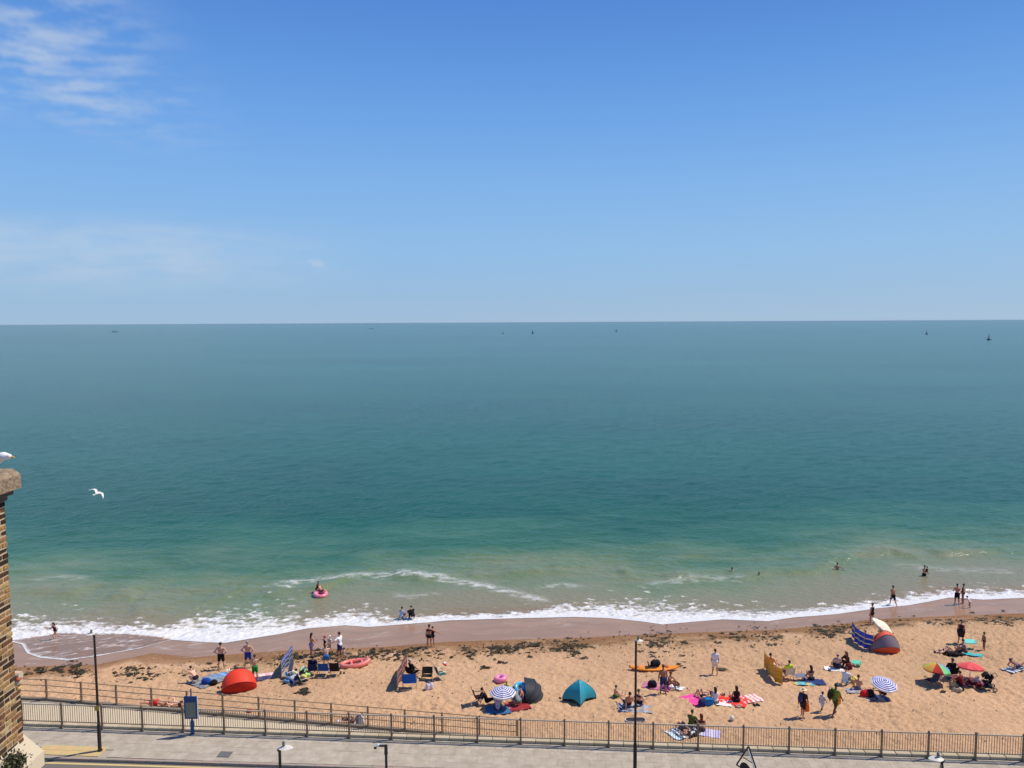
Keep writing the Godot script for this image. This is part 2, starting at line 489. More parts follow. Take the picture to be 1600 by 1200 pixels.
# wear: list of [piece, r, g, b]; pieces: shorts, briefs, tee, vest, swimsuit, dress, skirt, top, trousers
# opt: female, fat, skin, hair, hair_col, hat [kind, r, g, b], at_height (for seats), sink (for water), lean, nod
func person(label: String, at: Vector3, yaw: float, tall: float, pose: String, wear: Array, opt := {}) -> Dictionary:
	var o := thing("person", label, "person", at, yaw, opt.get("group", ""))
	var ps: Dictionary = POSES[pose].duplicate()
	for k in ["t", "la", "ra", "ll", "rl"]:
		if opt.has(k): ps[k] = opt[k]
	var H := tall
	var female: bool = opt.get("female", false)
	var fat: float = opt.get("fat", 1.0)
	var child := clampf((1.5 - H) / 0.7, 0.0, 1.0)
	var ta := deg_to_rad(ps.t)
	var tz := deg_to_rad(opt.get("lean", 0.0))
	var up := Vector3(sin(tz), cos(ta) * cos(tz), -sin(ta)).normalized()
	var X := Vector3.RIGHT
	var fw := up.cross(X).normalized() * 1.0
	X = fw.cross(up).normalized()
	var sh := (0.104 if female else 0.114) * H
	var hw := 0.05 * H
	var P := Vector3.ZERO
	var nb := P + up * 0.3 * H
	var J := {P = P, neck = nb}
	for s in [["l", -1.0], ["r", 1.0]]:
		var a: Array = ps[s[0] + "a"]
		var g: Array = ps[s[0] + "l"]
		var sd: float = s[1]
		# arms swing about the torso's own axes in part, legs about the hips
		var S := P + up * 0.278 * H + X * sd * sh
		var E := S + direction(a[0], a[1], sd) * 0.172 * H
		var W := E + direction(a[2], a[3], sd) * 0.152 * H
		var HP := P + X * sd * hw - up * 0.005 * H
		var K := HP + direction(g[0], g[1], sd) * 0.245 * H
		var A := K + direction(g[2], g[3], sd) * 0.245 * H
		var toe := A + direction(g[2] + 78, g[3] * 0.5 + 4, sd) * 0.105 * H
		var heel := A + direction(g[2], 0, sd) * 0.028 * H - direction(g[2] + 90, 0, sd) * 0.02 * H
		J[s[0] + "S"] = S; J[s[0] + "E"] = E; J[s[0] + "W"] = W; J[s[0] + "H"] = HP; J[s[0] + "K"] = K; J[s[0] + "A"] = A; J[s[0] + "T"] = toe; J[s[0] + "Q"] = heel
		J[s[0] + "D"] = direction(a[2], a[3], sd)
	var low := 1e9
	for k in ["lA", "rA", "lT", "rT", "lQ", "rQ"]: low = minf(low, J[k].y - 0.02 * H)
	for k in ["lK", "rK", "lE", "rE", "lW", "rW"]: low = minf(low, J[k].y - 0.022 * H)
	low = minf(low, minf(P.y - 0.066 * H, nb.y - 0.06 * H))
	var head_up := (up * 0.6 + Vector3.UP * 0.4).normalized() if absf(ps.t) < 70 else up
	var HC := nb + up * 0.045 * H + head_up * 0.082 * H
	low = minf(low, HC.y - 0.07 * H)
	var lift := -low
	if opt.has("at_height"): lift = opt.at_height + 0.06 * H
	lift -= opt.get("sink", 0.0)
	for k in J.keys():
		if k != "lD" and k != "rD": J[k] += Vector3(0, lift, 0)
	P = J.P; nb = J.neck; HC += Vector3(0, lift, 0)
	J.head = HC
	var F := fat
	var hip_r := (0.068 if female else 0.06) * H * F
	var waist_r := (0.05 if female else 0.056) * H * F
	var rib_r := (0.052 if female else 0.058) * H * F
	var torso := [
		[P - X * 0.042 * H + up * 0.02 * H, P + X * 0.042 * H + up * 0.02 * H, hip_r, hip_r],
		[P - fw * 0.02 * H - X * 0.035 * H, P - fw * 0.02 * H + X * 0.035 * H, hip_r * 0.95, hip_r * 0.95],
		[P - X * 0.03 * H + up * 0.115 * H, P + X * 0.03 * H + up * 0.115 * H, waist_r, waist_r],
		[P - X * 0.045 * H + up * 0.19 * H, P + X * 0.045 * H + up * 0.19 * H, rib_r, rib_r],
		[P - X * 0.06 * H + up * 0.25 * H, P + X * 0.06 * H + up * 0.25 * H, 0.048 * H * F, 0.048 * H * F],
	]
	if female and child < 0.4:
		for sd in [-1.0, 1.0]:
			torso.append([P + X * sd * 0.04 * H + up * 0.205 * H + fw * 0.035 * H, P + X * sd * 0.042 * H + up * 0.2 * H + fw * 0.042 * H, 0.03 * H, 0.027 * H])
	if F > 1.1: torso.append([P + up * 0.09 * H + fw * 0.03 * H, P + up * 0.13 * H + fw * 0.03 * H, 0.06 * H * F, 0.055 * H * F])
	var limbs := []
	for s in ["l", "r"]:
		limbs.append_array([
			[J[s + "S"], J[s + "E"], 0.031 * H, 0.023 * H], [J[s + "E"], J[s + "E"].lerp(J[s + "W"], 0.35), 0.022 * H, 0.0225 * H], [J[s + "E"].lerp(J[s + "W"], 0.35), J[s + "W"], 0.0225 * H, 0.0145 * H],
			[J[s + "H"], J[s + "K"], 0.053 * H * sqrt(F), 0.032 * H], [J[s + "K"], J[s + "K"].lerp(J[s + "A"], 0.35), 0.03 * H, 0.033 * H], [J[s + "K"].lerp(J[s + "A"], 0.35), J[s + "A"], 0.033 * H, 0.02 * H],
			[J[s + "Q"], J[s + "T"], 0.02 * H, 0.014 * H]])
	var body := torso.duplicate()
	body.append_array(limbs)
	body.append([P + up * 0.26 * H, HC - head_up * 0.03 * H - fw * 0.005 * H, 0.033 * H, 0.03 * H])
	body.append([J.lS, J.rS, 0.028 * H, 0.028 * H])
	var mb := MB.new()
	mb.blob(body, 0.0155 * H, 0.022 * H)
	var nod := deg_to_rad(opt.get("nod", 6.0))
	var turn := deg_to_rad(opt.get("turn", 0.0))
	var hf := head_up.cross(Vector3.RIGHT).normalized()
	var hb := Basis(hf.cross(head_up).normalized(), head_up, -hf) * Basis(Vector3.UP, turn) * Basis(Vector3.RIGHT, -nod)
	var hs := H * (0.134 + 0.05 * child)
	var hx := Transform3D(hb.scaled_local(Vector3.ONE * hs), HC + head_up * (hs * 0.06))
	mb.join(head_mesh, hx)
	for s in [["l", 0], ["r", 1]]:
		var d: Vector3 = -J[s[0] + "D"]
		var inward := (X * (1.0 if s[0] == "l" else -1.0))
		inward = (inward - d * inward.dot(d)).normalized()
		# palm (+z of the hand) faces the body, the thumb points forward
		var side_x := d.cross(inward).normalized()
		mb.join(hand_meshes[0 if side_x.dot(fw) < 0.0 else 1], Transform3D(Basis(side_x, d, inward).scaled_local(Vector3.ONE * 0.105 * H), J[s[0] + "W"] + d * 0.004))
	var sk: Array = SKIN[opt.get("skin", 1)]
	obj("body", mb, mat("skin_%d" % opt.get("skin", 1), srgb(sk[0], sk[1], sk[2]), 0.55, 0.4), o)
	# hair and hats sit on the head
	if opt.get("hair", "short") != "none":
		var hc: Array = HAIR[opt.get("hair_col", "dark")]
		var hm := obj("hair", hair_meshes[opt.get("hair", "short")], mat("hair_" + opt.get("hair_col", "dark"), srgb(hc[0], hc[1], hc[2]), 0.6, 0.4), o)
		hm.transform = hx
	if opt.has("hat"):
		var ht: Array = opt.hat
		var hm := obj("hat", hair_meshes[ht[0]], cloth(ht[1], ht[2], ht[3]), o)
		hm.transform = hx
	for w in wear:
		var g := []
		var e := 0.009 * H
		var grow := func(list: Array, by: float):
			for q in list: g.append([q[0], q[1], q[2] + by, q[3] + by])
		var thighs := func(to: float, by: float):
			for s in ["l", "r"]: g.append([J[s + "H"], J[s + "H"].lerp(J[s + "K"], to), 0.053 * H * sqrt(F) + by, lerpf(0.053 * sqrt(F), 0.032, to) * H + by * 1.4])
		var sleeves := func(to: float):
			for s in ["l", "r"]: g.append([J[s + "S"], J[s + "S"].lerp(J[s + "E"], to), 0.033 * H + e, 0.028 * H + e * 1.3])
		var kk := 0.03 * H
		match w[0]:
			"shorts": grow.call(torso.slice(0, 2), e); thighs.call(0.72, e * 1.3)
			"trousers":
				grow.call(torso.slice(0, 2), e); thighs.call(1.0, e)
				for s in ["l", "r"]: g.append([J[s + "K"], J[s + "A"], 0.034 * H + e, 0.026 * H + e])
			"briefs": grow.call(torso.slice(0, 2), e * 0.6); thighs.call(0.1, e * 0.5)
			"top":
				grow.call(torso.slice(4, 5), e * 0.6); grow.call(torso.slice(5, 7), e * 0.6)
			"swimsuit": grow.call(torso, e * 0.7)
			"vest": grow.call(torso.slice(0, 5), e); g.append([J.lS.lerp(J.rS, 0.15), J.lS.lerp(J.rS, 0.85), 0.03 * H + e, 0.03 * H + e])
			"tee": grow.call(torso, e * 1.2); g.append([J.lS, J.rS, 0.03 * H + e, 0.03 * H + e]); sleeves.call(0.7)
			"long_tee": grow.call(torso, e * 1.2); g.append([J.lS, J.rS, 0.03 * H + e, 0.03 * H + e]); sleeves.call(1.0); for s in ["l", "r"]: g.append([J[s + "E"], J[s + "W"], 0.026 * H + e, 0.018 * H + e])
			"skirt": grow.call(torso.slice(0, 2), e); thighs.call(0.8, e * 2.2); kk = 0.12 * H
			"dress": grow.call(torso, e * 1.2); thighs.call(0.85, e * 2.4); g.append([J.lS.lerp(J.rS, 0.1), J.lS.lerp(J.rS, 0.9), 0.03 * H + e, 0.03 * H + e]); kk = 0.09 * H
		var cm := MB.new()
		cm.blob(g, 0.0165 * H, kk)
		obj({"tee": "shirt", "long_tee": "shirt", "top": "bikini_top", "briefs": "swimwear"}.get(w[0], w[0]), cm, cloth(w[1], w[2], w[3]), o)
	J.node = o
	return J

# ------------------------------------------------------------------ things on the beach
func bar(m: MB, a: Vector3, b: Vector3, r := 0.012, sides := 6) -> void:
	m.tube([a, b], r, sides)

func towel(label: String, at: Vector3, yaw: float, size: Vector2, cols: Array, called := "towel", category := "towel", bands := 0) -> Node3D:
	# cols: one colour, or several that alternate in bands along the length
	var m := MB.new()
	var w := 12
	var h := 18
	var n := fine_noise
	var seed_at := at.x * 7.0 + at.z * 3.0
	var b := Basis(Vector3.UP, deg_to_rad(yaw))
	var f := func(i, j):
		var x: float = (i / float(w) - 0.5) * size.x
		var z: float = (0.5 - j / float(h)) * size.y
		x += n.get_noise_2d(seed_at, j * 9.0) * 0.12
		z += n.get_noise_2d(i * 9.0, seed_at) * 0.12
		var p := b * Vector3(x, 0, z) + at
		return Vector3(x, ground(p.x, p.z) - at.y + 0.035 + 0.03 * absf(n.get_noise_2d(p.x * 60.0, p.z * 60.0)), z)
	m.grid(w, h, f, 0.012)
	var per := (w + 1) * (h + 1)
	for i in m.v.size():
		var j := (i % per) / (w + 1)
		var k := 0
		if bands > 0: k = int(j * bands / float(h + 1)) % cols.size()
		var cc: Array = cols[k]
		m.c[i] = srgb(cc[0], cc[1], cc[2]).srgb_to_linear()
	var o := obj(called, m, cloth(255, 255, 255))
	o.position = at; o.rotation_degrees.y = yaw
	tag(o, label, category)
	return o

func parasol(label: String, at: Vector3, r: float, high: float, cols: Array, mode: String, tilt := Vector2.ZERO, dome := 0.3) -> void:
	# mode: rings (alternating rings on each panel) or panels (one colour per panel)
	var o := thing("parasol", label, "parasol", at, 0.0)
	var tx := T(Vector3(0, high, 0), tilt.x, 0, tilt.y)
	var pole := MB.new()
	bar(pole, Vector3(0, -0.1, 0), Vector3(0, high * 0.55, 0), 0.018, 8)
	bar(pole, Vector3(0, high * 0.55, 0), tx * Vector3(0, 0.08, 0), 0.014, 8)
	obj("pole", pole, mat("white_metal", srgb(215, 215, 212), 0.4, 0.5), o)
	var point := func(a: float, s: float):
		var seg := TAU / 8.0
		var k := fposmod(a, seg) / seg
		var sag := 1.0 - 0.16 * 4.0 * k * (1.0 - k) * s * 0.55
		return tx * Vector3(cos(a) * r * s * sag, -dome * r * (s * s * 0.8 + s * 0.5) - 0.05 * r * 4.0 * k * (1.0 - k) * s, sin(a) * r * s * sag)
	for g in 8:
		var m := MB.new()
		var rings := 13
		for q in rings:
			var cc: Array = cols[q % 2] if mode == "rings" else cols[g % cols.size()]
			m.tint = srgb(cc[0], cc[1], cc[2]).srgb_to_linear()
			for k in 4:
				var a0 := TAU * (g + k / 4.0) / 8.0
				var a1 := TAU * (g + (k + 1) / 4.0) / 8.0
				var s0 := q / float(rings)
				var s1 := (q + 1.0) / rings
				m.face([point.call(a0, s0), point.call(a1, s0), point.call(a1, s1), point.call(a0, s1)])
		var cc: Array = cols[0] if mode == "rings" else cols[g % cols.size()]
		m.tint = srgb(cc[0], cc[1], cc[2]).srgb_to_linear()
		for k in 4:       # the valance
			var a0 := TAU * (g + k / 4.0) / 8.0
			var a1 := TAU * (g + (k + 1) / 4.0) / 8.0
			var p0: Vector3 = point.call(a0, 1.0)
			var p1: Vector3 = point.call(a1, 1.0)
			m.face([p0, p1, p1 - tx.basis.y * 0.09, p0 - tx.basis.y * 0.09])
		var fm := cloth(254, 254, 254)
		fm.backlight_enabled = true; fm.backlight = Color(0.25, 0.25, 0.25)
		var gore := obj("canopy_panel", m, fm, o)
		var rb := MB.new()
		rb.tube([tx * Vector3(0, -0.02, 0), point.call(TAU * g / 8.0, 0.5) - Vector3(0, 0.02, 0), point.call(TAU * g / 8.0, 1.0) - Vector3(0, 0.02, 0)], 0.006, 5)
		obj("rib", rb, mat("white_metal", srgb(215, 215, 212), 0.4), gore)
	var tip := MB.new()
	tip.lathe(tx, [Vector2(0.03, -0.02), Vector2(0.03, 0.03), Vector2(0.012, 0.06), Vector2(0.0, 0.09)], 8)
	obj("finial", tip, mat("white_metal", srgb(215, 215, 212), 0.4), o)

func fan_tent(label: String, a: Vector3, b: Vector3, side: float, ribs: Array, parts: Array, dark: Array, peak := 0.82) -> Node3D:
	# arches that all spring from the two ground points a and b; ribs: [lean in degrees, height];
	# parts: [name, r, g, b] for the cloth between rib i and rib i + 1. side: +1 leans towards the viewer's side of ab
	var mid := (a + b) * 0.5
	var o := thing("beach_tent", label, "tent", mid)
	var half := (b - a) * 0.5
	var out := Vector3(-half.z, 0, half.x).normalized() * side
	var n := 16
	var pt := func(lean: float, high: float, s: float) -> Vector3:
		var l := deg_to_rad(lean)
		var d := Vector3.UP * cos(l) + out * sin(l)
		var ang := PI * s
		var p: Vector3 = half * -cos(ang) + d * high * pow(maxf(sin(ang), 0.0), peak)
		var g: float = ground(mid.x + p.x, mid.z + p.z) - mid.y
		p.y = maxf(p.y, g + 0.01)
		return p
	for i in parts.size():
		var m := MB.new()
		var r0: Array = ribs[i]
		var r1: Array = ribs[i + 1]
		var f := func(x, y):
			var k: float = y / 5.0
			var sag := 1.0 - 0.05 * sin(PI * k)
			return pt.call(lerpf(r0[0], r1[0], k), lerpf(r0[1], r1[1], k) * sag, x / float(n))
		m.grid(n, 5, f, 0.004)
		var q: Array = parts[i]
		obj(q[0], m, mat("tent_%d_%d_%d" % [q[1], q[2], q[3]], srgb(q[1], q[2], q[3]), 0.62, 0.4), o)
	for r in ribs:
		var line := []
		for k in n + 1: line.append(pt.call(r[0], r[1], k / float(n)) + Vector3(0, 0.008, 0))
		var m := MB.new()
		m.tube(line, 0.014, 6)
		obj("rib", m, mat("tent_%d_%d_%d" % [dark[0], dark[1], dark[2]], srgb(dark[0], dark[1], dark[2]), 0.6), o)
	return o

func pyramid_tent(label: String, corners: Array, high: float, col: Array, skirt: Array) -> void:
	var mid := Vector3.ZERO
	for c in corners: mid += c / corners.size()
	var o := thing("beach_tent", label, "tent", mid)
	var top := Vector3(0, high, 0)
	var rib := func(k: int, s: float) -> Vector3:
		var c: Vector3 = corners[k] - mid
		var p: Vector3 = c * (1.0 - s) + c.normalized() * 0.26 * sin(PI * pow(s, 0.8)) * (1 - s * 0.3)
		p.y = lerpf(c.y, high, s) + 0.12 * sin(PI * s)
		return p
	for k in 4:
		for piece in 3:
			var m := MB.new()
			var s0: float = [0.0, 0.07, 0.82][piece]
			var s1: float = [0.07, 0.82, 1.0][piece]
			var f := func(i, j):
				var x: float = i / 8.0
				var s: float = lerpf(s0, s1, j / 6.0)
				var p: Vector3 = (rib.call(k, s) as Vector3).lerp(rib.call((k + 1) % 4, s), x)
				var inn := sin(PI * x) * 0.16 * (1.0 - s)
				var q := p - Vector3(p.x, 0, p.z).normalized() * inn
				q.y += sin(PI * x) * 0.12 * (1.0 - s) * (1.0 - s)
				return q
			m.grid(8, 6, f, 0.004)
			var cc: Array = skirt if piece == 0 else ([minf(col[0] + 25, 255), minf(col[1] + 20, 255), minf(col[2] + 16, 255)] if piece == 2 else col)
			obj(["skirt", "side_panel", "vent_cap"][piece], m, mat("tent_%d_%d_%d" % cc, srgb(cc[0], cc[1], cc[2]), 0.6, 0.4), o)
		var line := []
		for i in 13: line.append(rib.call(k, i / 12.0))
		var m := MB.new()
		m.tube(line, 0.016, 6)
		obj("rib", m, mat("tent_%d_%d_%d" % [80, 170, 190], srgb(80, 170, 190), 0.5), o)

func windbreak(label: String, foot: Array, high: float, stripes: Array) -> void:
	# foot: ground points of the poles; stripes: [share of height, r, g, b] from the bottom up
	var mid: Vector3 = foot[foot.size() / 2]
	var o := thing("windbreak", label, "windbreak", mid)
	for i in foot.size():
		var p: Vector3 = foot[i] - mid
		var m := MB.new()
		bar(m, p - Vector3(0, 0.2, 0), p + Vector3(0, high + 0.16, 0), 0.016, 7)
		obj("pole", m, mat("pine_pole", srgb(176, 142, 100), 0.7), o)
		if i + 1 == foot.size(): break
		var q: Vector3 = foot[i + 1] - mid
		var c := MB.new()
		var side := Vector3(q.z - p.z, 0, p.x - q.x).normalized()
		var total := 0.0
		for s in stripes: total += s[0]
		var y := 0.0
		for s in stripes:
			c.tint = srgb(s[1], s[2], s[3]).srgb_to_linear()
			var y1: float = y + s[0] / total
			for k in 8:
				var k0 := k / 8.0
				var k1 := (k + 1) / 8.0
				var w := func(kk: float, yy: float): return p.lerp(q, kk) + Vector3(0, 0.05 + yy * high - 0.06 * sin(PI * kk) * (yy - 0.4), 0) + side * (0.07 * sin(PI * kk) + 0.012 * sin(kk * 19.0 + yy * 5.0))
				for sgn in [1.0, -1.0]:
					var z: Vector3 = side * 0.003 * sgn
					var f := [w.call(k0, y) + z, w.call(k1, y) + z, w.call(k1, y1) + z, w.call(k0, y1) + z]
					if sgn < 0: f.reverse()
					c.face(f)
			y = y1
		obj("cloth_panel", c, cloth(255, 255, 255), o)

func camp_chair(label: String, at: Vector3, yaw: float, col: Array, seat := 0.36, back := 0.5, wide := 0.56, frame := [60, 60, 64]) -> Node3D:
	var o := thing("folding_chair", label, "chair", at, yaw)
	var fab := cloth(col[0], col[1], col[2])
	var fm := mat("chair_frame_%d" % frame[0], srgb(frame[0], frame[1], frame[2]), 0.4, 0.5, 0.3)
	var s := MB.new()
	s.grid(6, 6, func(i, j): return Vector3((i / 6.0 - 0.5) * wide, seat - 0.05 * sin(PI * i / 6.0) * sin(PI * j / 6.0 + 0.3), 0.22 - 0.46 * j / 6.0), 0.012)
	obj("seat", s, fab, o)
	var b := MB.new()
	b.grid(6, 6, func(i, j): return Vector3((i / 6.0 - 0.5) * wide, seat + 0.02 + back * j / 6.0, 0.2 + 0.2 * j / 6.0 + 0.05 * sin(PI * i / 6.0)), 0.012)
	obj("backrest", b, fab, o)
	for x in [-0.5, 0.5]:
		var f := MB.new()
		bar(f, Vector3(x * wide, 0, -0.26), Vector3(x * wide, seat, 0.22), 0.012)
		obj("leg", f, fm, o)
		var g := MB.new()
		bar(g, Vector3(x * wide, 0, 0.3), Vector3(x * wide, seat, -0.24), 0.012)
		obj("leg", g, fm, o)
		var u := MB.new()
		bar(u, Vector3(x * wide, seat - 0.02, 0.2), Vector3(x * wide, seat + 0.04 + back, 0.41), 0.012)
		obj("back_post", u, fm, o)
		var r := MB.new()
		r.tube([Vector3(x * wide * 1.08, seat + 0.2, 0.28), Vector3(x * wide * 1.1, seat + 0.21, 0), Vector3(x * wide * 1.08, seat + 0.17, -0.26)], 0.02, 6)
		bar(r, Vector3(x * wide * 1.05, seat + 0.18, -0.24), Vector3(x * wide, seat - 0.02, -0.22), 0.011)
		obj("armrest", r, fm, o)
	return o

func soft_bag(label: String, at: Vector3, yaw: float, size: Vector3, col: Array, called := "beach_bag", category := "bag", handles := true) -> Node3D:
	var o := thing(called, label, category, at, yaw)
	var m := MB.new()
	var r := minf(size.x, size.z) * 0.42
	var x := size.x * 0.5 - r
	var z := maxf(size.z * 0.5 - r, 0.0)
	var pr := []
	for k in [[-1, -1], [1, -1], [1, 1], [-1, 1]]:
		pr.append([Vector3(k[0] * x, r * 0.9, k[1] * z), Vector3(k[0] * x * 0.86, maxf(size.y - r * 0.8, r), k[1] * z * 0.7), r, r * 0.82])
	pr.append([Vector3(-x, r, 0), Vector3(x, r, 0), r, r])
	pr.append([Vector3(-x, size.y * 0.6, 0), Vector3(x, size.y * 0.6, 0), r * 0.95, r * 0.95])
	m.blob(pr, maxf(r * 0.22, 0.014), r * 0.5)
	var bag_body := obj("bag_body", m, cloth(col[0], col[1], col[2]), o)
	var p := MB.new()
	p.box(T(Vector3(0, size.y * 0.38, -size.z * 0.5)), Vector3(size.x * 0.55, size.y * 0.4, 0.03), 0.012)
	obj("pocket", p, cloth(col[0] * 0.8, col[1] * 0.8, col[2] * 0.8), bag_body)
	if handles:
		for s in [-1.0, 1.0]:
			var h := MB.new()
			var line := []
			for k in 9:
				var a := PI * k / 8.0
				line.append(Vector3(-cos(a) * size.x * 0.24, size.y * 0.92 + sin(a) * size.y * 0.32, s * size.z * 0.2))
			h.tube(line, 0.011, 5)
			obj("handle", h, cloth(col[0] * 0.7, col[1] * 0.7, col[2] * 0.7), o)
	return o

func cool_box(label: String, at: Vector3, yaw: float, size: Vector3, col: Array) -> void:
	var o := thing("cool_bag", label, "cool bag", at, yaw)
	var m := MB.new()
	m.box(T(Vector3(0, size.y * 0.42, 0)), Vector3(size.x, size.y * 0.84, size.z), 0.03)
	obj("bag_body", m, cloth(col[0], col[1], col[2]), o)
	var l := MB.new()
	l.box(T(Vector3(0, size.y * 0.92, 0)), Vector3(size.x * 1.03, size.y * 0.14, size.z * 1.03), 0.03)
	obj("lid", l, cloth(col[0] * 0.9, col[1] * 0.9, col[2] * 0.9), o)
	var h := MB.new()
	h.tube([Vector3(-size.x * 0.5, size.y * 0.8, 0), Vector3(-size.x * 0.3, size.y * 1.2, 0), Vector3(size.x * 0.3, size.y * 1.2, 0), Vector3(size.x * 0.5, size.y * 0.8, 0)], 0.014, 6)
	obj("handle", h, cloth(40, 44, 52), o)

func heap(label: String, at: Vector3, size: Vector3, cols: Array, called := "clothes_pile", category := "clothes", seed_no := 1) -> void:
	# a heap of dropped clothes: crumpled lumps, each garment a part
	var o := thing(called, label, category, at)
	var r := RandomNumberGenerator.new()
	r.seed = seed_no
	for i in cols.size():
		var m := MB.new()
		var c := Vector3(r.randf_range(-0.35, 0.35) * size.x, 0.03, r.randf_range(-0.35, 0.35) * size.z)
		var pr := []
		for k in 7:
			var a := c + Vector3(r.randf_range(-0.3, 0.3) * size.x, r.randf_range(0.0, 0.5) * size.y, r.randf_range(-0.3, 0.3) * size.z)
			var b := a + Vector3(r.randf_range(-0.22, 0.22) * size.x, r.randf_range(-0.1, 0.25) * size.y, r.randf_range(-0.22, 0.22) * size.z)
			var rad := r.randf_range(0.2, 0.34) * minf(size.y, 0.45)
			pr.append([a, b, rad, rad * 0.7])
		m.blob(pr, maxf(0.02, minf(size.y, 0.45) * 0.08), 0.05)
		var cc: Array = cols[i]
		obj("garment", m, cloth(cc[0], cc[1], cc[2]), o)

func swim_ring(label: String, at: Vector3, r: float, tube_r: float, tilt: Vector2, cols: Array, called := "swim_ring") -> Node3D:
	var o := thing(called, label, "swim ring", at)
	var x := T(Vector3(0, tube_r, 0), tilt.x, 0, tilt.y)
	for k in cols.size():
		var m := MB.new()
		var line := []
		var n := 28 / cols.size()
		for i in n + 1:
			var a := TAU * (k + i / float(n)) / cols.size()
			line.append(x * Vector3(cos(a) * (r - tube_r), 0, sin(a) * (r - tube_r)))
		m.tube(line, tube_r, 12)
		var cc: Array = cols[k]
		obj("tube_section", m, mat("vinyl_%d_%d_%d" % cc, srgb(cc[0], cc[1], cc[2]), 0.3, 0.5), o)
	var v := MB.new()
	v.lathe(x * T(Vector3(r * 0.92, tube_r * 0.8, 0)), [Vector2(0.014, 0), Vector2(0.014, 0.03), Vector2(0.0, 0.032)], 8)
	obj("valve", v, mat("vinyl_white", srgb(230, 230, 228), 0.35), o)
	return o

func dinghy(label: String, at: Vector3, yaw: float) -> void:
	var o := thing("inflatable_dinghy", label, "dinghy", at, yaw)
	var line := []
	for i in 36:
		var a := TAU * i / 36.0
		var s := Vector3(cos(a) * 0.9, 0.16, sin(a) * 0.42)
		if cos(a) > 0.0: s.z *= 1.0 - 0.35 * pow(cos(a), 3.0); s.y += 0.12 * pow(cos(a), 4.0)
		line.append(s)
	var m := MB.new()
	m.tube(line, 0.15, 12, true)
	var hull_tube := obj("hull_tube", m, mat("vinyl_coral", srgb(226, 124, 112), 0.35, 0.5), o)
	var f := MB.new()
	f.grid(10, 4, func(i, j): return Vector3((i / 10.0 - 0.5) * 1.6, 0.05 + 0.015 * sin(i * 2.1), (0.5 - j / 4.0) * 0.66), 0.02)
	obj("floor", f, mat("vinyl_floor", srgb(196, 96, 84), 0.4), o)
	for s in [-0.25, 0.45]:
		var b := MB.new()
		b.tube([Vector3(s, 0.18, -0.34), Vector3(s, 0.2, 0.34)], 0.09, 10)
		obj("thwart", b, mat("vinyl_coral", srgb(226, 124, 112), 0.35), o)
	var r := MB.new()
	r.tube([Vector3(-0.8, 0.3, 0.25), Vector3(-0.2, 0.34, 0.5), Vector3(0.4, 0.36, 0.42), Vector3(0.9, 0.42, 0.1)], 0.01, 5)
	obj("grab_rope", r, mat("vinyl_white", srgb(230, 230, 228), 0.35), o)
	for s in [-1.0, 1.0]:
		var l := MB.new()
		l.lathe(T(Vector3(0.1, 0.31, s * 0.42)), [Vector2(0.05, 0), Vector2(0.03, 0.05), Vector2(0.0, 0.055)], 8)
		obj("oar_lock", l, mat("dark_plastic", srgb(50, 46, 48), 0.5), hull_tube)
	var e := MB.new()
	e.box(T(Vector3(-1.0, 0.14, 0)), Vector3(0.1, 0.16, 0.3), 0.03)
	obj("transom", e, mat("vinyl_white", srgb(230, 230, 228), 0.35), o)

func kayak(label: String, at: Vector3, yaw: float) -> void:
	var o := thing("kayak", label, "kayak", at, yaw)
	var m := MB.new()
	var n := 22
	for i in n + 1:
		var s := i / float(n) * 2.0 - 1.0
		var w := 0.36 * pow(maxf(1.0 - s * s, 0.0), 0.6) + 0.012
		var rise := 0.14 * pow(absf(s), 3.0)
		for k in 14:
			var a := TAU * k / 14.0
			m.add(Vector3(s * 1.65, 0.13 + rise + sin(a) * (0.13 if sin(a) < 0.0 else 0.09) * (1.0 - 0.35 * s * s), cos(a) * w))
	for i in n:
		for k in 14:
			var a := i * 14 + k
			var b := i * 14 + (k + 1) % 14
			m.quad(a, b, b + 14, a + 14)
	var hull := obj("hull", m, mat("orange_plastic", srgb(236, 142, 34), 0.4, 0.5), o)
	var seat := MB.new()
	seat.box(T(Vector3(-0.1, 0.24, 0)), Vector3(0.5, 0.08, 0.42), 0.03)
	seat.box(T(Vector3(-0.36, 0.38, 0), 0, 0, 12), Vector3(0.06, 0.34, 0.44), 0.025)
	obj("seat", seat, mat("dark_plastic", srgb(36, 34, 36), 0.6), o)
	for x in [-1.1, 0.85]:
		var h := MB.new()
		h.lathe(T(Vector3(x, 0.24, 0)), [Vector2(0.15, 0), Vector2(0.15, 0.02), Vector2(0.12, 0.035), Vector2(0, 0.04)], 14)
		obj("hatch", h, mat("orange_dark", srgb(190, 92, 20), 0.5), hull)
	for x in [-1.55, 1.55]:
		var t := MB.new()
		t.tube([Vector3(x, 0.3, -0.05), Vector3(x * 1.03, 0.36, 0), Vector3(x, 0.3, 0.05)], 0.012, 5)
		obj("carry_handle", t, mat("dark_plastic", srgb(36, 34, 36), 0.6), o)
	var g := MB.new()
	g.tube([Vector3(-1.5, 0.28, 0.02), Vector3(-1.3, 0.27, 0.16), Vector3(-0.7, 0.25, 0.27)], 0.008, 5)
	obj("deck_line", g, mat("dark_plastic", srgb(36, 34, 36), 0.6), o)

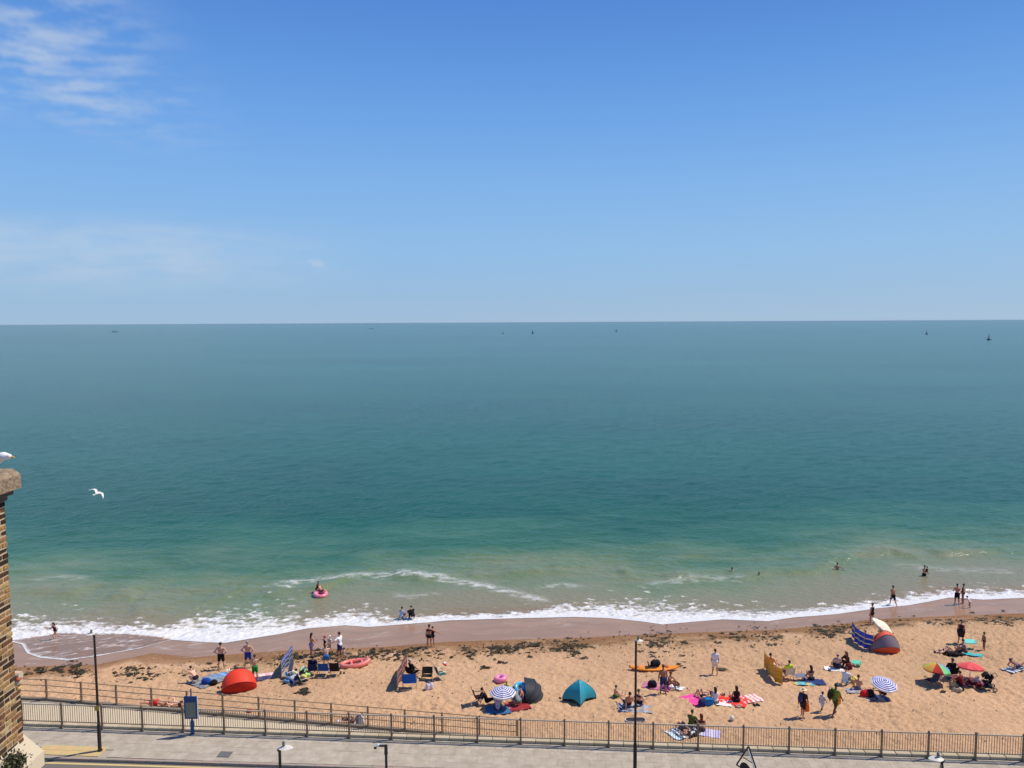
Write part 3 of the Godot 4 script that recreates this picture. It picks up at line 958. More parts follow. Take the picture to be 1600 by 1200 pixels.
func bodyboard(label: String, at: Vector3, yaw: float, top: Array, rim: Array, size := Vector2(0.9, 0.45), pitch := 0.0) -> void:
	var o := thing("bodyboard", label, "bodyboard", at, yaw)
	for layer in 2:
		var m := MB.new()
		var out := []
		var n := 28
		for i in n:
			var a := TAU * i / n
			var c := cos(a); var s := sin(a)
			out.append(Vector3(signf(c) * pow(absf(c), 0.5) * size.x * 0.5, 0, signf(s) * pow(absf(s), 0.6) * size.y * 0.5))
		var y0 := 0.03 if layer == 0 else 0.075
		var y1 := 0.074 if layer == 0 else 0.085
		var k := 1.0 if layer == 0 else 0.93
		var x := T(Vector3.ZERO, pitch)
		for i in n:
			var p: Vector3 = out[i] * k
			var q: Vector3 = out[(i + 1) % n] * k
			m.face([x * (q + Vector3(0, y0, 0)), x * (p + Vector3(0, y0, 0)), x * (p + Vector3(0, y1, 0)), x * (q + Vector3(0, y1, 0))])
			m.face([x * Vector3(0, y1, 0), x * (q + Vector3(0, y1, 0)), x * (p + Vector3(0, y1, 0))])
		var cc: Array = rim if layer == 0 else top
		obj(["foam_core", "deck"][layer], m, mat("foam_%d_%d_%d" % cc, srgb(cc[0], cc[1], cc[2]), 0.5), o)
	var l := MB.new()
	l.tube([Vector3(size.x * 0.35, 0.09, 0), Vector3(size.x * 0.52, 0.12, 0.1), Vector3(size.x * 0.4, 0.1, size.y * 0.5), Vector3(0, 0.05, size.y * 0.62)], 0.008, 5)
	obj("leash", l, mat("dark_plastic", srgb(36, 34, 36), 0.6), o)

func pushchair(label: String, at: Vector3, yaw: float) -> void:
	var o := thing("pushchair", label, "pushchair", at, yaw)
	var fab := cloth(22, 22, 26)
	var fm := mat("chair_frame_90", srgb(90, 92, 96), 0.35, 0.5, 0.5)
	var hood := MB.new()
	hood.grid(8, 8, func(i, j): return Vector3((i / 8.0 - 0.5) * 0.46, 0.72 + 0.32 * sin(PI * 0.9 * j / 8.0 + 0.15), 0.26 - 0.52 * j / 8.0 + 0.0 * i), 0.02)
	for s in [-0.23, 0.23]:
		hood.face([Vector3(s, 0.72, 0.26), Vector3(s, 0.98, 0.12), Vector3(s, 1.03, 0), Vector3(s, 0.9, -0.18), Vector3(s, 0.72, -0.2)])
	obj("hood", hood, fab, o)
	var seat := MB.new()
	seat.box(T(Vector3(0, 0.46, 0.0)), Vector3(0.42, 0.08, 0.4), 0.03)
	seat.box(T(Vector3(0, 0.7, 0.24), 18), Vector3(0.42, 0.5, 0.07), 0.03)
	seat.box(T(Vector3(0, 0.3, -0.3), -30), Vector3(0.34, 0.3, 0.05), 0.02)
	obj("seat", seat, fab, o)
	var basket := MB.new()
	basket.box(T(Vector3(0, 0.22, 0.1)), Vector3(0.4, 0.16, 0.42), 0.05)
	obj("basket", basket, cloth(30, 34, 52), o)
	var fr := MB.new()
	for s in [-0.25, 0.25]:
		fr.tube([Vector3(s, 0.12, -0.42), Vector3(s, 0.5, -0.1), Vector3(s, 1.0, 0.5)], 0.014, 6)
		fr.tube([Vector3(s, 0.14, 0.4), Vector3(s, 0.55, 0.0)], 0.014, 6)
	obj("frame", fr, fm, o)
	var h := MB.new()
	bar(h, Vector3(-0.26, 1.0, 0.5), Vector3(0.26, 1.0, 0.5), 0.018, 8)
	obj("handle", h, mat("dark_plastic", srgb(36, 34, 36), 0.6), o)
	for s in [-0.28, 0.28]:
		for z in [-0.42, 0.4]:
			var r := 0.11 if z < 0 else 0.14
			var w := MB.new()
			var line := []
			for i in 16: line.append(Vector3(s, r + sin(TAU * i / 16.0) * r * 0.8, z + cos(TAU * i / 16.0) * r * 0.8))
			w.tube(line, r * 0.2, 6, true)
			var spokes := MB.new()
			for i in 3: bar(spokes, Vector3(s, r + sin(PI * i / 3.0) * r * 0.8, z + cos(PI * i / 3.0) * r * 0.8), Vector3(s, r - sin(PI * i / 3.0) * r * 0.8, z - cos(PI * i / 3.0) * r * 0.8), 0.008, 4)
			var wheel := obj("wheel", w, mat("dark_plastic", srgb(36, 34, 36), 0.6), o)
			obj("spokes", spokes, fm, wheel)

func low_table(label: String, at: Vector3, yaw: float, col: Array) -> void:
	var o := thing("camp_table", label, "table", at, yaw)
	var m := MB.new()
	m.box(T(Vector3(0, 0.33, 0)), Vector3(0.75, 0.025, 0.5), 0.008)
	obj("table_top", m, mat("table_top", srgb(col[0], col[1], col[2]), 0.5), o)
	for x in [-0.33, 0.33]:
		for z in [-0.2, 0.2]:
			var l := MB.new()
			bar(l, Vector3(x * 0.92, 0.32, z), Vector3(x, 0, z * 1.05), 0.012)
			obj("leg", l, mat("white_metal", srgb(215, 215, 212), 0.4), o)

func flip_flops(label: String, at: Vector3, yaw: float, col: Array, called := "sandal") -> void:
	# a pair of loose shoes, one thing each
	for s in 2:
		var p := at + Basis(Vector3.UP, deg_to_rad(yaw)) * Vector3(-0.1 + 0.22 * s, 0.02, 0.05 * s)
		var o := thing(called, ["left of the ", "right of the "][s] + label, "sandal", p, yaw + 14.0 * s)
		var m := MB.new()
		m.blob([[Vector3(0, 0.02, 0.1), Vector3(0, 0.02, -0.1), 0.045, 0.055]], 0.02, 0.02)
		obj("sole", m, mat("shoe_%d" % col[0], srgb(col[0], col[1], col[2]), 0.6), o)
		var t := MB.new()
		t.tube([Vector3(-0.045, 0.05, 0.0), Vector3(0, 0.1, -0.05), Vector3(0.045, 0.05, 0.0)], 0.012, 5)
		obj("strap", t, mat("shoe_%d" % col[0], srgb(col[0], col[1], col[2]), 0.6), o)

# ------------------------------------------------------------------ sky, sun, camera
func sky_colour(el: float) -> Color:
	var keys := [[0.0, 162, 190, 216], [2.0, 154, 189, 221], [5.0, 146, 189, 230], [9.5, 131, 180, 233], [14.0, 113, 166, 230], [18.0, 98, 152, 222], [22.0, 86, 138, 213], [45.0, 62, 103, 176], [90.0, 50, 86, 152]]
	for i in keys.size() - 1:
		if el <= keys[i + 1][0]:
			var s: float = (el - keys[i][0]) / (keys[i + 1][0] - keys[i][0])
			var a := srgb(keys[i][1], keys[i][2], keys[i][3]).srgb_to_linear()
			return a.lerp(srgb(keys[i + 1][1], keys[i + 1][2], keys[i + 1][3]).srgb_to_linear(), clampf(s, 0.0, 1.0))
	return srgb(50, 86, 152).srgb_to_linear()

func make_sky() -> PanoramaSkyMaterial:
	var w := 2400
	var h := 1200
	var data := PackedFloat32Array()
	data.resize(w * h * 3)
	var wisps := FastNoiseLite.new()
	wisps.seed = 11; wisps.noise_type = FastNoiseLite.TYPE_SIMPLEX_SMOOTH; wisps.frequency = 1.35; wisps.fractal_octaves = 6; wisps.fractal_gain = 0.6
	wisps.domain_warp_enabled = true; wisps.domain_warp_amplitude = 0.35; wisps.domain_warp_frequency = 1.2
	var broad := FastNoiseLite.new()
	broad.seed = 5; broad.noise_type = FastNoiseLite.TYPE_SIMPLEX_SMOOTH; broad.frequency = 0.35; broad.fractal_octaves = 2
	for y in h:
		var el := 90.0 - 180.0 * (y + 0.5) / h
		var base := sky_colour(maxf(el, 0.0))
		var se := sin(deg_to_rad(maxf(el, 0.3)))
		var ce := cos(deg_to_rad(el))
		for x in w:
			var c := base
			if el > 0.0:
				var az := fposmod(360.0 * (x + 0.5) / w + 180.0, 360.0) - 180.0
				var a := deg_to_rad(az)
				c = c.lerp(Color(c.r * 1.22, c.g * 1.1, c.b * 1.03), smoothstep(-20.0, 60.0, az) * smoothstep(130.0, 90.0, absf(az)) * (1.0 - smoothstep(0.0, 20.0, el)) * 0.6)
				var px := sin(a) * ce / (se + 0.05)
				var py := cos(a) * ce / (se + 0.05)
				var k := 0.0
				var patch := smoothstep(-19.5, -32.0, az + (el - 17.0) * 0.5) * smoothstep(-120.0, -80.0, az) * smoothstep(11.0, 15.0, el + (az + 30.0) * 0.12) * (1.0 - smoothstep(40.0, 60.0, el))
				var other := clampf(broad.get_noise_2d(px + 40.0, py * 1.4) * 1.6 - 0.35, 0.0, 1.0) * smoothstep(40.0, 60.0, absf(az)) * smoothstep(10.0, 25.0, el)
				patch = maxf(patch, other)
				if patch > 0.01:
					var n := wisps.get_noise_2d(px * 2.2 + py * 0.9, py * 4.6 - px * 1.0)
					k = patch * clampf(0.22 + n * 0.85, 0.0, 0.62)
				# thin bank low over the sea, fading out to the right
				var low := smoothstep(7.6, 5.4, el - 0.6 * broad.get_noise_2d(az * 0.16, 9.0)) * smoothstep(1.0, 4.0, el) * smoothstep(-8.0, -26.0, az) * smoothstep(-170.0, -120.0, az)
				if low > 0.01:
					k = maxf(k, low * clampf(0.33 + 0.36 * wisps.get_noise_2d(az * 0.12, el * 0.7), 0.0, 0.5))
				var puff := 1.0 - Vector2((az + 14.1) / 0.75, (el - 4.25 + (az + 14.1) * 0.22) / 0.3).length()
				if puff > -0.6: k = maxf(k, clampf(puff * 0.9 + 0.5 * wisps.get_noise_2d(az * 1.6, el * 4.0), 0.0, 0.45))
				if k > 0.0: c = c.lerp(Color(0.56, 0.64, 0.76), k)
			var i := (y * w + x) * 3
			data[i] = c.r; data[i + 1] = c.g; data[i + 2] = c.b
	var img := Image.create_from_data(w, h, false, Image.FORMAT_RGBF, data.to_byte_array())
	var m := PanoramaSkyMaterial.new()
	m.panorama = ImageTexture.create_from_image(img)
	m.energy_multiplier = 1.0
	return m

# ------------------------------------------------------------------ sea, surf and sand
const EDGE := [[-42.05, 53.56], [-40.54, 52.64], [-38.25, 50.12], [-36.56, 49.11], [-34.24, 48.64], [-32.51, 49.88], [-30.77, 51.71], [-29.80, 54.16], [-27.42, 53.60], [-25.30, 53.27], [-22.19, 56.12], [-20.72, 58.28], [-18.00, 59.48], [-15.93, 58.66], [-12.81, 59.88], [-9.85, 61.04], [-4.61, 61.77], [0.69, 62.37], [3.31, 61.83], [5.80, 60.62], [7.46, 59.56], [9.83, 60.43], [12.52, 61.33], [15.91, 60.74], [18.28, 62.05], [22.00, 63.20], [26.06, 65.36], [29.22, 66.62], [31.83, 68.05], [33.93, 69.28], [36.50, 68.63], [40.28, 69.33]]
const FOAM_FRONT := [[-42.45, 54.07], [-40.42, 56.44], [-37.78, 56.48], [-34.41, 56.14], [-29.91, 54.37], [-27.42, 53.60], [-25.30, 53.27], [-22.19, 56.12], [-20.72, 58.28], [-18.00, 59.48], [-15.93, 58.66], [-12.81, 59.88], [-9.85, 61.04], [-4.61, 61.77], [0.69, 62.37], [3.31, 61.83], [5.80, 60.62], [7.46, 59.56], [9.83, 60.43], [12.52, 61.33], [15.91, 60.74], [18.28, 62.05], [22.00, 63.20], [26.06, 65.36], [29.22, 66.62], [31.83, 68.05], [33.93, 69.28], [36.50, 68.63], [40.28, 69.33]]
const FOAM_BACK := [[-46.61, 59.53], [-41.81, 59.26], [-35.84, 58.54], [-32.30, 59.02], [-31.12, 61.03], [-28.92, 62.32], [-24.84, 61.98], [-21.63, 60.75], [-19.34, 62.16], [-17.43, 63.30], [-15.33, 61.55], [-10.09, 62.57], [-4.72, 63.32], [-0.94, 64.88], [3.53, 66.06], [7.44, 66.29], [10.65, 65.57], [14.21, 64.45], [18.51, 64.67], [23.38, 66.62], [29.18, 69.00], [34.67, 71.30], [41.62, 71.71]]
const WET_LINE := [[-36.85, 46.91], [-31.58, 47.71], [-29.27, 50.32], [-25.88, 49.61], [-20.19, 51.32], [-13.13, 52.54], [-8.73, 53.99], [-4.08, 54.66], [0.62, 55.33], [5.40, 56.34], [10.27, 57.20], [15.18, 57.90], [21.56, 59.90], [24.03, 61.32], [28.87, 62.23], [37.04, 63.65]]
const WEED_LINE := [[-36.49, 46.43], [-32.39, 46.91], [-28.44, 46.19], [-24.61, 47.12], [-20.33, 49.35], [-16.28, 50.64], [-11.82, 50.87], [-8.35, 51.59], [-3.95, 52.81], [0.60, 53.46], [5.21, 54.27], [9.93, 55.24], [14.84, 56.55], [19.86, 57.73], [23.37, 59.59], [28.24, 60.85], [36.02, 61.85]]
const STREAKS := [
	[[[-28.29, 68.49], [-25.35, 69.73], [-20.31, 71.70], [-16.66, 72.29], [-12.09, 71.42], [-7.56, 69.52], [-3.25, 66.76], [-0.95, 65.64]], 1.0, 0.7],
	[[[-27.72, 67.83], [-26.29, 68.08], [-24.68, 68.18]], 0.5, 0.8],
	[[[-3.36, 69.08], [-0.42, 70.29], [2.24, 69.58]], 0.7, 0.45],
	[[[-16.68, 67.12], [-14.14, 66.28], [-10.88, 67.62]], 0.6, 0.4],
	[[[-52.15, 68.73], [-49.04, 69.85], [-45.20, 68.95]], 0.9, 0.3],
	[[[31.81, 78.45], [37.24, 76.75], [44.37, 76.57]], 1.2, 0.22],
	[[[6.76, 70.89], [11.70, 72.25], [17.87, 73.16]], 1.0, 0.35],
]

func water_height(u: float, v: float, d: float) -> float:
	# slow swell and chop in open water, one low breaker running along the shore, thin wash up the sand
	var s := smoothstep(3.0, 16.0, d)
	var y := SEA_Y + 0.10 * s * rough_noise.get_noise_2d(u * 3.0, v * 9.0) + 0.05 * s * rough_noise.get_noise_2d(u * 11.0 + 50.0, v * 30.0)
	var crest := 12.5 + 2.5 * rough_noise.get_noise_2d(u * 2.0, 77.0)
	var e := d - crest
	y += 0.34 * exp(-e * e / (1.4 if e < 0.0 else 5.0)) * clampf(0.55 + rough_noise.get_noise_2d(u * 2.6, 33.0) * 1.4, 0.0, 1.0)
	y = maxf(y, terrain(u, v) + 0.012 + 0.01 * minf(d, 3.0))
	return lerpf(terrain(u, v) + 0.012, y, smoothstep(0.0, 3.0, d))

func water_colour(d: float, u: float, v: float) -> Color:
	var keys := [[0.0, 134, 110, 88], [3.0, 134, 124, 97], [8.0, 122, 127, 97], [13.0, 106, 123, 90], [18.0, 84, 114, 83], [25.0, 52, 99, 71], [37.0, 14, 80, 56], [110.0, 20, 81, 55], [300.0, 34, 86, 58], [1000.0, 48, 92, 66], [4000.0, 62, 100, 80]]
	d += (7.0 * rough_noise.get_noise_2d(u * 0.9, v * 2.2) + 3.0 * rough_noise.get_noise_2d(u * 4.0, v * 9.0)) * smoothstep(2.0, 12.0, d)
	for i in keys.size() - 1:
		if d <= keys[i + 1][0]:
			var k := clampf((d - keys[i][0]) / (keys[i + 1][0] - keys[i][0]), 0.0, 1.0)
			return srgb(keys[i][1], keys[i][2], keys[i][3]).srgb_to_linear().lerp(srgb(keys[i + 1][1], keys[i + 1][2], keys[i + 1][3]).srgb_to_linear(), k)
	return srgb(62, 100, 80).srgb_to_linear()

func sea_mottle(u: float, v: float) -> float:      # wind streaks and wave sets, drawn out along the crests
	return sea_noise.get_noise_2d(u * 0.32, v) + 0.6 * sea_noise.get_noise_2d(u * 1.6 + 300.0, v * 7.0)

func foam_at(u: float, v: float, d: float) -> float:
	var f0 := along(FOAM_FRONT, u)
	var f1 := along(FOAM_BACK, u)
	var t := (v - f0) / maxf(f1 - f0, 0.5)
	var n := fine_noise.get_noise_2d(u * 1.4, v * 3.8)
	var n2 := fine_noise.get_noise_2d(u * 4.6 + 90.0, v * 11.0)
	var web := web_noise.get_noise_2d(u * 1.0 + n * 0.5, v * 1.35 + n2 * 0.3)         # near 0 on the threads of the lace
	var lace := smoothstep(0.5, 0.85, 1.0 - absf(web + 0.0)) 
	var foam := 0.0
	if t > -0.05 and t < 1.7:
		var dens := 1.58 - 0.98 * t if t < 1.0 else 0.60 * (1.7 - t) / 0.7
		dens *= smoothstep(-0.05, 0.04, t)
		foam = smoothstep(0.36, 0.86, dens + n * 0.5 + n2 * 0.4 + (lace - 0.5) * 0.6)
		foam = maxf(foam, lace * smoothstep(1.9, 0.8, t) * smoothstep(-0.05, 0.05, t) * 0.85 * smoothstep(-0.5, 0.15, n))
	# the thin wash that ran up the sand at the left, with a line of froth round its rim
	if d < 1.0: foam = maxf(foam, smoothstep(0.42, 0.1, d + n2 * 0.25) * 0.95)
	if v < f0: foam = maxf(foam, 0.55 * smoothstep(0.93, 0.99, 1.0 - absf(fine_noise.get_noise_2d(u * 1.1 - v * 1.1, v * 0.5 + 30.0))))
	for s in STREAKS:
		var line: Array = s[0]
		if u < line[0][0] or u > line[-1][0]: continue
		var e: float = absf(v - along(line, u) + n * 0.7)
		var ends := smoothstep(line[0][0], line[0][0] + 2.0, u) * smoothstep(line[-1][0], line[-1][0] - 2.0, u)
		foam = maxf(foam, ends * s[2] * exp(-e * e / (s[1] * s[1] * 0.5)) * clampf(0.5 + n * 1.1 + n2 * 0.6, 0.0, 1.0))
	return clampf(foam, 0.0, 1.0)

func build_sea() -> void:
	var ripples := NoiseTexture2D.new()
	var rn := FastNoiseLite.new()
	rn.seed = 3; rn.noise_type = FastNoiseLite.TYPE_SIMPLEX_SMOOTH; rn.frequency = 0.012; rn.fractal_octaves = 5; rn.fractal_gain = 0.6
	ripples.noise = rn; ripples.width = 1024; ripples.height = 1024; ripples.seamless = true; ripples.as_normal_map = true; ripples.bump_strength = 9.0
	var wm := StandardMaterial3D.new()
	wm.resource_name = "sea_water"
	wm.vertex_color_use_as_albedo = true
	wm.roughness = 0.18; wm.metallic_specular = 0.31
	wm.normal_enabled = true; wm.normal_texture = ripples; wm.normal_scale = 0.85
	var sm: StandardMaterial3D = wm.duplicate()
	sm.resource_name = "surf_water"; sm.roughness = 0.26; sm.normal_scale = 0.7; sm.metallic_specular = 0.36
	# the surf: a fine grid from the edge of the wash out to the breaker
	var us := spread(-47.0, 47.0, 0.09, 380.0)
	var near := 19.0
	var rows := 150
	var m := sheet_mesh(us, rows, func(u, j):
		var d: float = near * (j / float(rows - 1))
		var v: float = along(EDGE, u) + d
		var f := foam_at(u, v, d)
		var y := water_height(u, v, d) + f * smoothstep(0.1, 1.5, d) * (0.07 + 0.12 * fine_noise.get_noise_2d(u * 4.0, v * 6.0) + 0.05 * fine_noise.get_noise_2d(u * 12.0, v * 14.0))
		var c := water_colour(v - along(FOAM_FRONT, u) + 0.2, u, v)
		var mo := 0.75 * sea_mottle(u, v) * smoothstep(8.0, 26.0, d)
		c = Color(c.r * (1.0 + 0.34 * mo), c.g * (1.0 + 0.23 * mo), c.b * (1.0 + 0.21 * mo))
		if v < along(FOAM_FRONT, u): c = srgb(136, 106, 84).srgb_to_linear()
		return [at_uv(u, v, y), c.lerp(Color(0.74, 0.74, 0.73), f)])
	for p in m.v: m.uv.append(Vector2((p.x * 0.9 + p.z * 0.2) / 16.0, (p.z * 0.9 - p.x * 0.2) / 9.0))
	structure("surf", m, sm)
	# the open sea, out to the horizon
	var ds := [near - 0.6]
	var step := 0.3
	while ds[-1] < 42000.0:
		ds.append(ds[-1] + step)
		step *= 1.0165
	var cols := 440
	var o := MB.new()
	for d in ds:
		var half: float = 95.0 + 0.95 * d
		for i in cols + 1:
			var u: float = (i / float(cols) * 2.0 - 1.0) * half
			var v: float = along(EDGE, clampf(u, -60, 60)) + d + maxf(absf(u) - 60.0, 0.0) * 0.1 * signf(u)
			var near_k: float = 1.0 - smoothstep(60.0, 260.0, d)
			var y := water_height(u, v, d) if d < 24.0 else SEA_Y
			if d >= 24.0 and d < 500.0:
				y += (1.0 - smoothstep(250.0, 480.0, d)) * 0.06 * rough_noise.get_noise_2d(u * 2.6, v * 7.0)
				y += near_k * 0.05 * rough_noise.get_noise_2d(u * 5.0 + 50.0, v * 15.0)
			if d < near: y -= 0.02
			o.v.append(at_uv(u, v, y))
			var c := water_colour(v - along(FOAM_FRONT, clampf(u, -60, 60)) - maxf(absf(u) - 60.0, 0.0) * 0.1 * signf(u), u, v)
			var scale: float = 26.0 / (20.0 + d)
			var n: float = 0.7 * rough_noise.get_noise_2d(u * scale * 0.9, log(20.0 + d) * 60.0) + 0.5 * rough_noise.get_noise_2d(u * 0.08, v * 0.35 + 200.0) + (0.8 + 0.8 * smoothstep(60.0, 300.0, d)) * sea_mottle(u, v) * smoothstep(8.0, 26.0, d)
			c = Color(c.r * (1.0 + 0.34 * n), c.g * (1.0 + 0.23 * n), c.b * (1.0 + 0.21 * n))
			var cap := fine_noise.get_noise_2d(u * 0.35, v * 0.9) if d < 300.0 else 0.0
			if d < 24.0: c = c.lerp(Color(0.74, 0.74, 0.73), foam_at(u, v, d))
			elif cap > 0.76: c = c.lerp(Color(0.75, 0.78, 0.78), smoothstep(0.76, 0.82, cap) * 0.3)
			o.c.append(c)
	for j in ds.size() - 1:
		for i in cols:
			var a := j * (cols + 1) + i
			o.tri(a, a + 1, a + cols + 2); o.tri(a, a + cols + 2, a + cols + 1)
	for p in o.v: o.uv.append(Vector2((p.x * 0.9 + p.z * 0.2) / 16.0, (p.z * 0.9 - p.x * 0.2) / 9.0))
	structure("sea", o, wm)

func build_beach() -> void:
	var dry := srgb(211, 175, 139).srgb_to_linear()
	var damp := srgb(174, 138, 104).srgb_to_linear()
	var wet := srgb(154, 117, 86).srgb_to_linear()
	var us := spread(-48.0, 48.0, 0.11, 380.0)
	var rows := 270
	var make := func(from_wet: bool):
		return sheet_mesh(us, rows if not from_wet else 130, func(u, j):
			var line := along(WET_LINE, clampf(u, -60, 60)) + maxf(absf(u) - 60.0, 0.0) * 0.1 * signf(u)
			var v: float
			if from_wet: v = line - 2.2 + 20.0 * (j / 129.0)
			else: v = lerpf(36.1, line + 0.2, j / float(rows - 1))
			var n := fine_noise.get_noise_2d(u * 1.3, v * 1.8)
			var n2 := rough_noise.get_noise_2d(u * 4.0, v * 5.0)
			var k := smoothstep(-2.6, 0.3, v - line + n * 0.9 + n2 * 1.2)
			var y := terrain(u, v)
			var trod := 1.0 - k
			# footprints: a churn of small hollows over the whole of the dry sand
			var foot := fine_noise.get_noise_2d(u * 5.2, v * 4.6)
			var foot2 := fine_noise.get_noise_2d(u * 11.0 + 31.0, v * 9.0)
			y += trod * (1.0 + 0.8 * rough_noise.get_noise_2d(u * 1.4 + 20.0, v * 1.4)) * (0.085 * foot + 0.04 * foot2 + 0.05 * rough_noise.get_noise_2d(u * 9.0, v * 9.0)) + 0.004 * foot2
			if from_wet: y -= 0.006
			var calm := rough_noise.get_noise_2d(u * 0.9 + 70.0, v * 1.3)
			var wrack: float = exp(-pow((v - along(WEED_LINE, clampf(u, -60, 60)) + 0.5 * n) / 1.5, 2.0)) * clampf(0.5 + n2 * 1.4 + n * 0.6, 0.0, 1.0) * smoothstep(-34.0, -14.0, u)
			var c: Color = dry.lerp(damp, smoothstep(0.0, 0.45, k))
			c = c.lerp(wet, smoothstep(0.4, 1.0, k))
			c *= 1.0 + 0.06 * n + 0.08 * n2 + 0.05 * foot * trod + 0.12 * calm * trod
			if k > 0.6:      # tide marks: faint arcs left by earlier waves, some with a little dried froth
				var front := along(FOAM_FRONT, clampf(u, -60, 60))
				var arc := fine_noise.get_noise_2d(u * 0.22, (front - v) * 1.5 + 2.2 * rough_noise.get_noise_2d(u * 2.4, 90.0))
				c *= 1.0 + 0.16 * arc
				if v < front: c = c.lerp(Color(0.62, 0.58, 0.54), 0.4 * smoothstep(0.955, 0.99, 1.0 - absf(arc)) * smoothstep(-0.1, 0.35, rough_noise.get_noise_2d(u * 3.0, v * 3.0 + 500.0)))
			c = c.lerp(srgb(126, 100, 66).srgb_to_linear(), wrack * 0.55)
			return [at_uv(u, v, y), c])
	var sand := mat("dry_sand", Color.WHITE, 0.95, 0.2)
	var relief := NoiseTexture2D.new()
	var rn := FastNoiseLite.new()
	rn.seed = 31; rn.noise_type = FastNoiseLite.TYPE_CELLULAR; rn.frequency = 0.028; rn.cellular_return_type = FastNoiseLite.RETURN_DISTANCE
	rn.domain_warp_enabled = true; rn.domain_warp_amplitude = 22.0; rn.domain_warp_frequency = 0.02; rn.fractal_octaves = 3; rn.fractal_gain = 0.5
	relief.noise = rn; relief.width = 1024; relief.height = 1024; relief.seamless = true
	sand.heightmap_enabled = true; sand.heightmap_texture = relief; sand.heightmap_scale = 6.5
	var specks := NoiseTexture2D.new()
	var sn := FastNoiseLite.new()
	sn.seed = 32; sn.frequency = 0.05; sn.fractal_octaves = 4; sn.fractal_gain = 0.7
	specks.noise = sn; specks.width = 1024; specks.height = 1024; specks.seamless = true
	var tone := Gradient.new()
	tone.set_color(0, Color(0.78, 0.76, 0.74)); tone.set_color(1, Color(1, 1, 1))
	specks.color_ramp = tone
	sand.albedo_texture = specks
	sand.uv1_triplanar = true; sand.uv1_world_triplanar = true; sand.uv1_scale = Vector3(0.11, 0.11, 0.11)
	structure("beach_sand", make.call(false), sand)
	structure("wet_sand", make.call(true), mat("wet_sand", Color.WHITE, 0.3, 0.45))
	# seabed and ground far to either side, one sheet under everything
	var g := MB.new()
	g.face([Vector3(-45000, -9, 400), Vector3(45000, -9, 400), Vector3(45000, -9, -45000), Vector3(-45000, -9, -45000)])
	structure("seabed_ground", g, mat("seabed", srgb(120, 104, 84), 0.95))
	# wrack: torn seaweed left along the tide line
	var r := RandomNumberGenerator.new()
	r.seed = 21
	var w := MB.new()
	var lay := func(u: float, v: float, size: float):
		var p := at_uv(u, v, terrain(u, v) + 0.02)
		var shade := r.randf_range(0.55, 1.25)
		var c := srgb(58, 48, 28).srgb_to_linear() if r.randf() < 0.7 else srgb(70, 64, 34).srgb_to_linear()
		w.tint = Color(c.r * shade, c.g * shade, c.b * shade)
		var turn := r.randf() * TAU
		for blade in r.randi_range(2, 5):
			var a := turn + r.randf_range(-1.2, 1.2)
			var dir := Vector3(cos(a), 0, sin(a) * 0.6)
			var side := Vector3(-sin(a), 0, cos(a) * 0.7)
			var q := p + Vector3(r.randf_range(-0.3, 0.3), 0, r.randf_range(-0.3, 0.3)) * size
			var line := []
			for i in 5:
				var s := (i / 4.0 - 0.5) * size * 1.5
				line.append(q + dir * s + side * r.randf_range(-0.2, 0.2) * size + Vector3(0, r.randf_range(0.005, 0.03 + 0.04 * size), 0))
			for i in 4:
				var wd := size * r.randf_range(0.12, 0.3)
				w.face([line[i] - side * wd, line[i + 1] - side * wd, line[i + 1] + side * wd + Vector3(0, 0.02, 0), line[i] + side * wd + Vector3(0, 0.02, 0)])
	for i in 8000:
		var u := r.randf_range(-40.0, 45.0)
		var thick := smoothstep(-0.25, 0.35, rough_noise.get_noise_2d(u * 3.0, 400.0)) * (0.35 + 0.65 * smoothstep(-32.0, -12.0, u))
		if r.randf() > thick + 0.12: continue
		var width := 0.7 + 1.1 * smoothstep(-2.0, 4.0, u) * smoothstep(22.0, 10.0, u)
		var v := along(WEED_LINE, u) + r.randfn() * width + 0.7 * rough_noise.get_noise_2d(u * 7.0, 300.0)
		if rough_noise.get_noise_2d(u * 12.0, v * 16.0) < -0.02 and r.randf() < 0.8: continue
		lay.call(u, v, r.randf_range(0.05, 0.13) if r.randf() < 0.74 else r.randf_range(0.13, 0.34))
	for spot in [[-16.08, 44.25], [-15.86, 43.97], [-16.20, 44.05], [-5.48, 48.82], [-5.34, 48.71], [-4.37, 49.72], [7.33, 49.91], [10.04, 49.27]]:
		for i in 7: lay.call(spot[0] + r.randf_range(-0.25, 0.25), spot[1] + r.randf_range(-0.25, 0.25), r.randf_range(0.1, 0.25))
	var grit := MB.new()
	for i in 900:
		var u := r.randf_range(-34.0, 40.0)
		var v := lerpf(37.0 if u > -2.0 else 39.2, along(WEED_LINE, u) + 1.5, r.randf())
		var k := r.randf_range(0.012, 0.045)
		var dull := r.randf_range(0.03, 0.3)
		grit.tint = Color(dull, dull * 0.85, dull * 0.7)
		grit.box(Transform3D(Basis.from_euler(Vector3(r.randf(), r.randf() * 6.0, r.randf())), at_uv(u, v, terrain(u, v) + k * 0.6)), Vector3(k * 2.2, k, k * 1.5), k * 0.3)
	structure("pebbles", grit, mat("pebbles", Color.WHITE, 0.9), "stuff")
	structure("seaweed", w, mat("seaweed", Color.WHITE, 0.6, 0.4), "stuff")

# ------------------------------------------------------------------ promenade, railings, road
func kerb_v(u: float) -> float:
	return 33.36 + (u + 23.5) * 0.012

const FENCE_V := 36.0
const FENCE_U0 := -27.80
const FENCE_STEP := 2.127

func ramp_y(u: float) -> float:
	return clampf(-(u + 28.4) / 25.8 * 1.4, -1.5, 0.0)

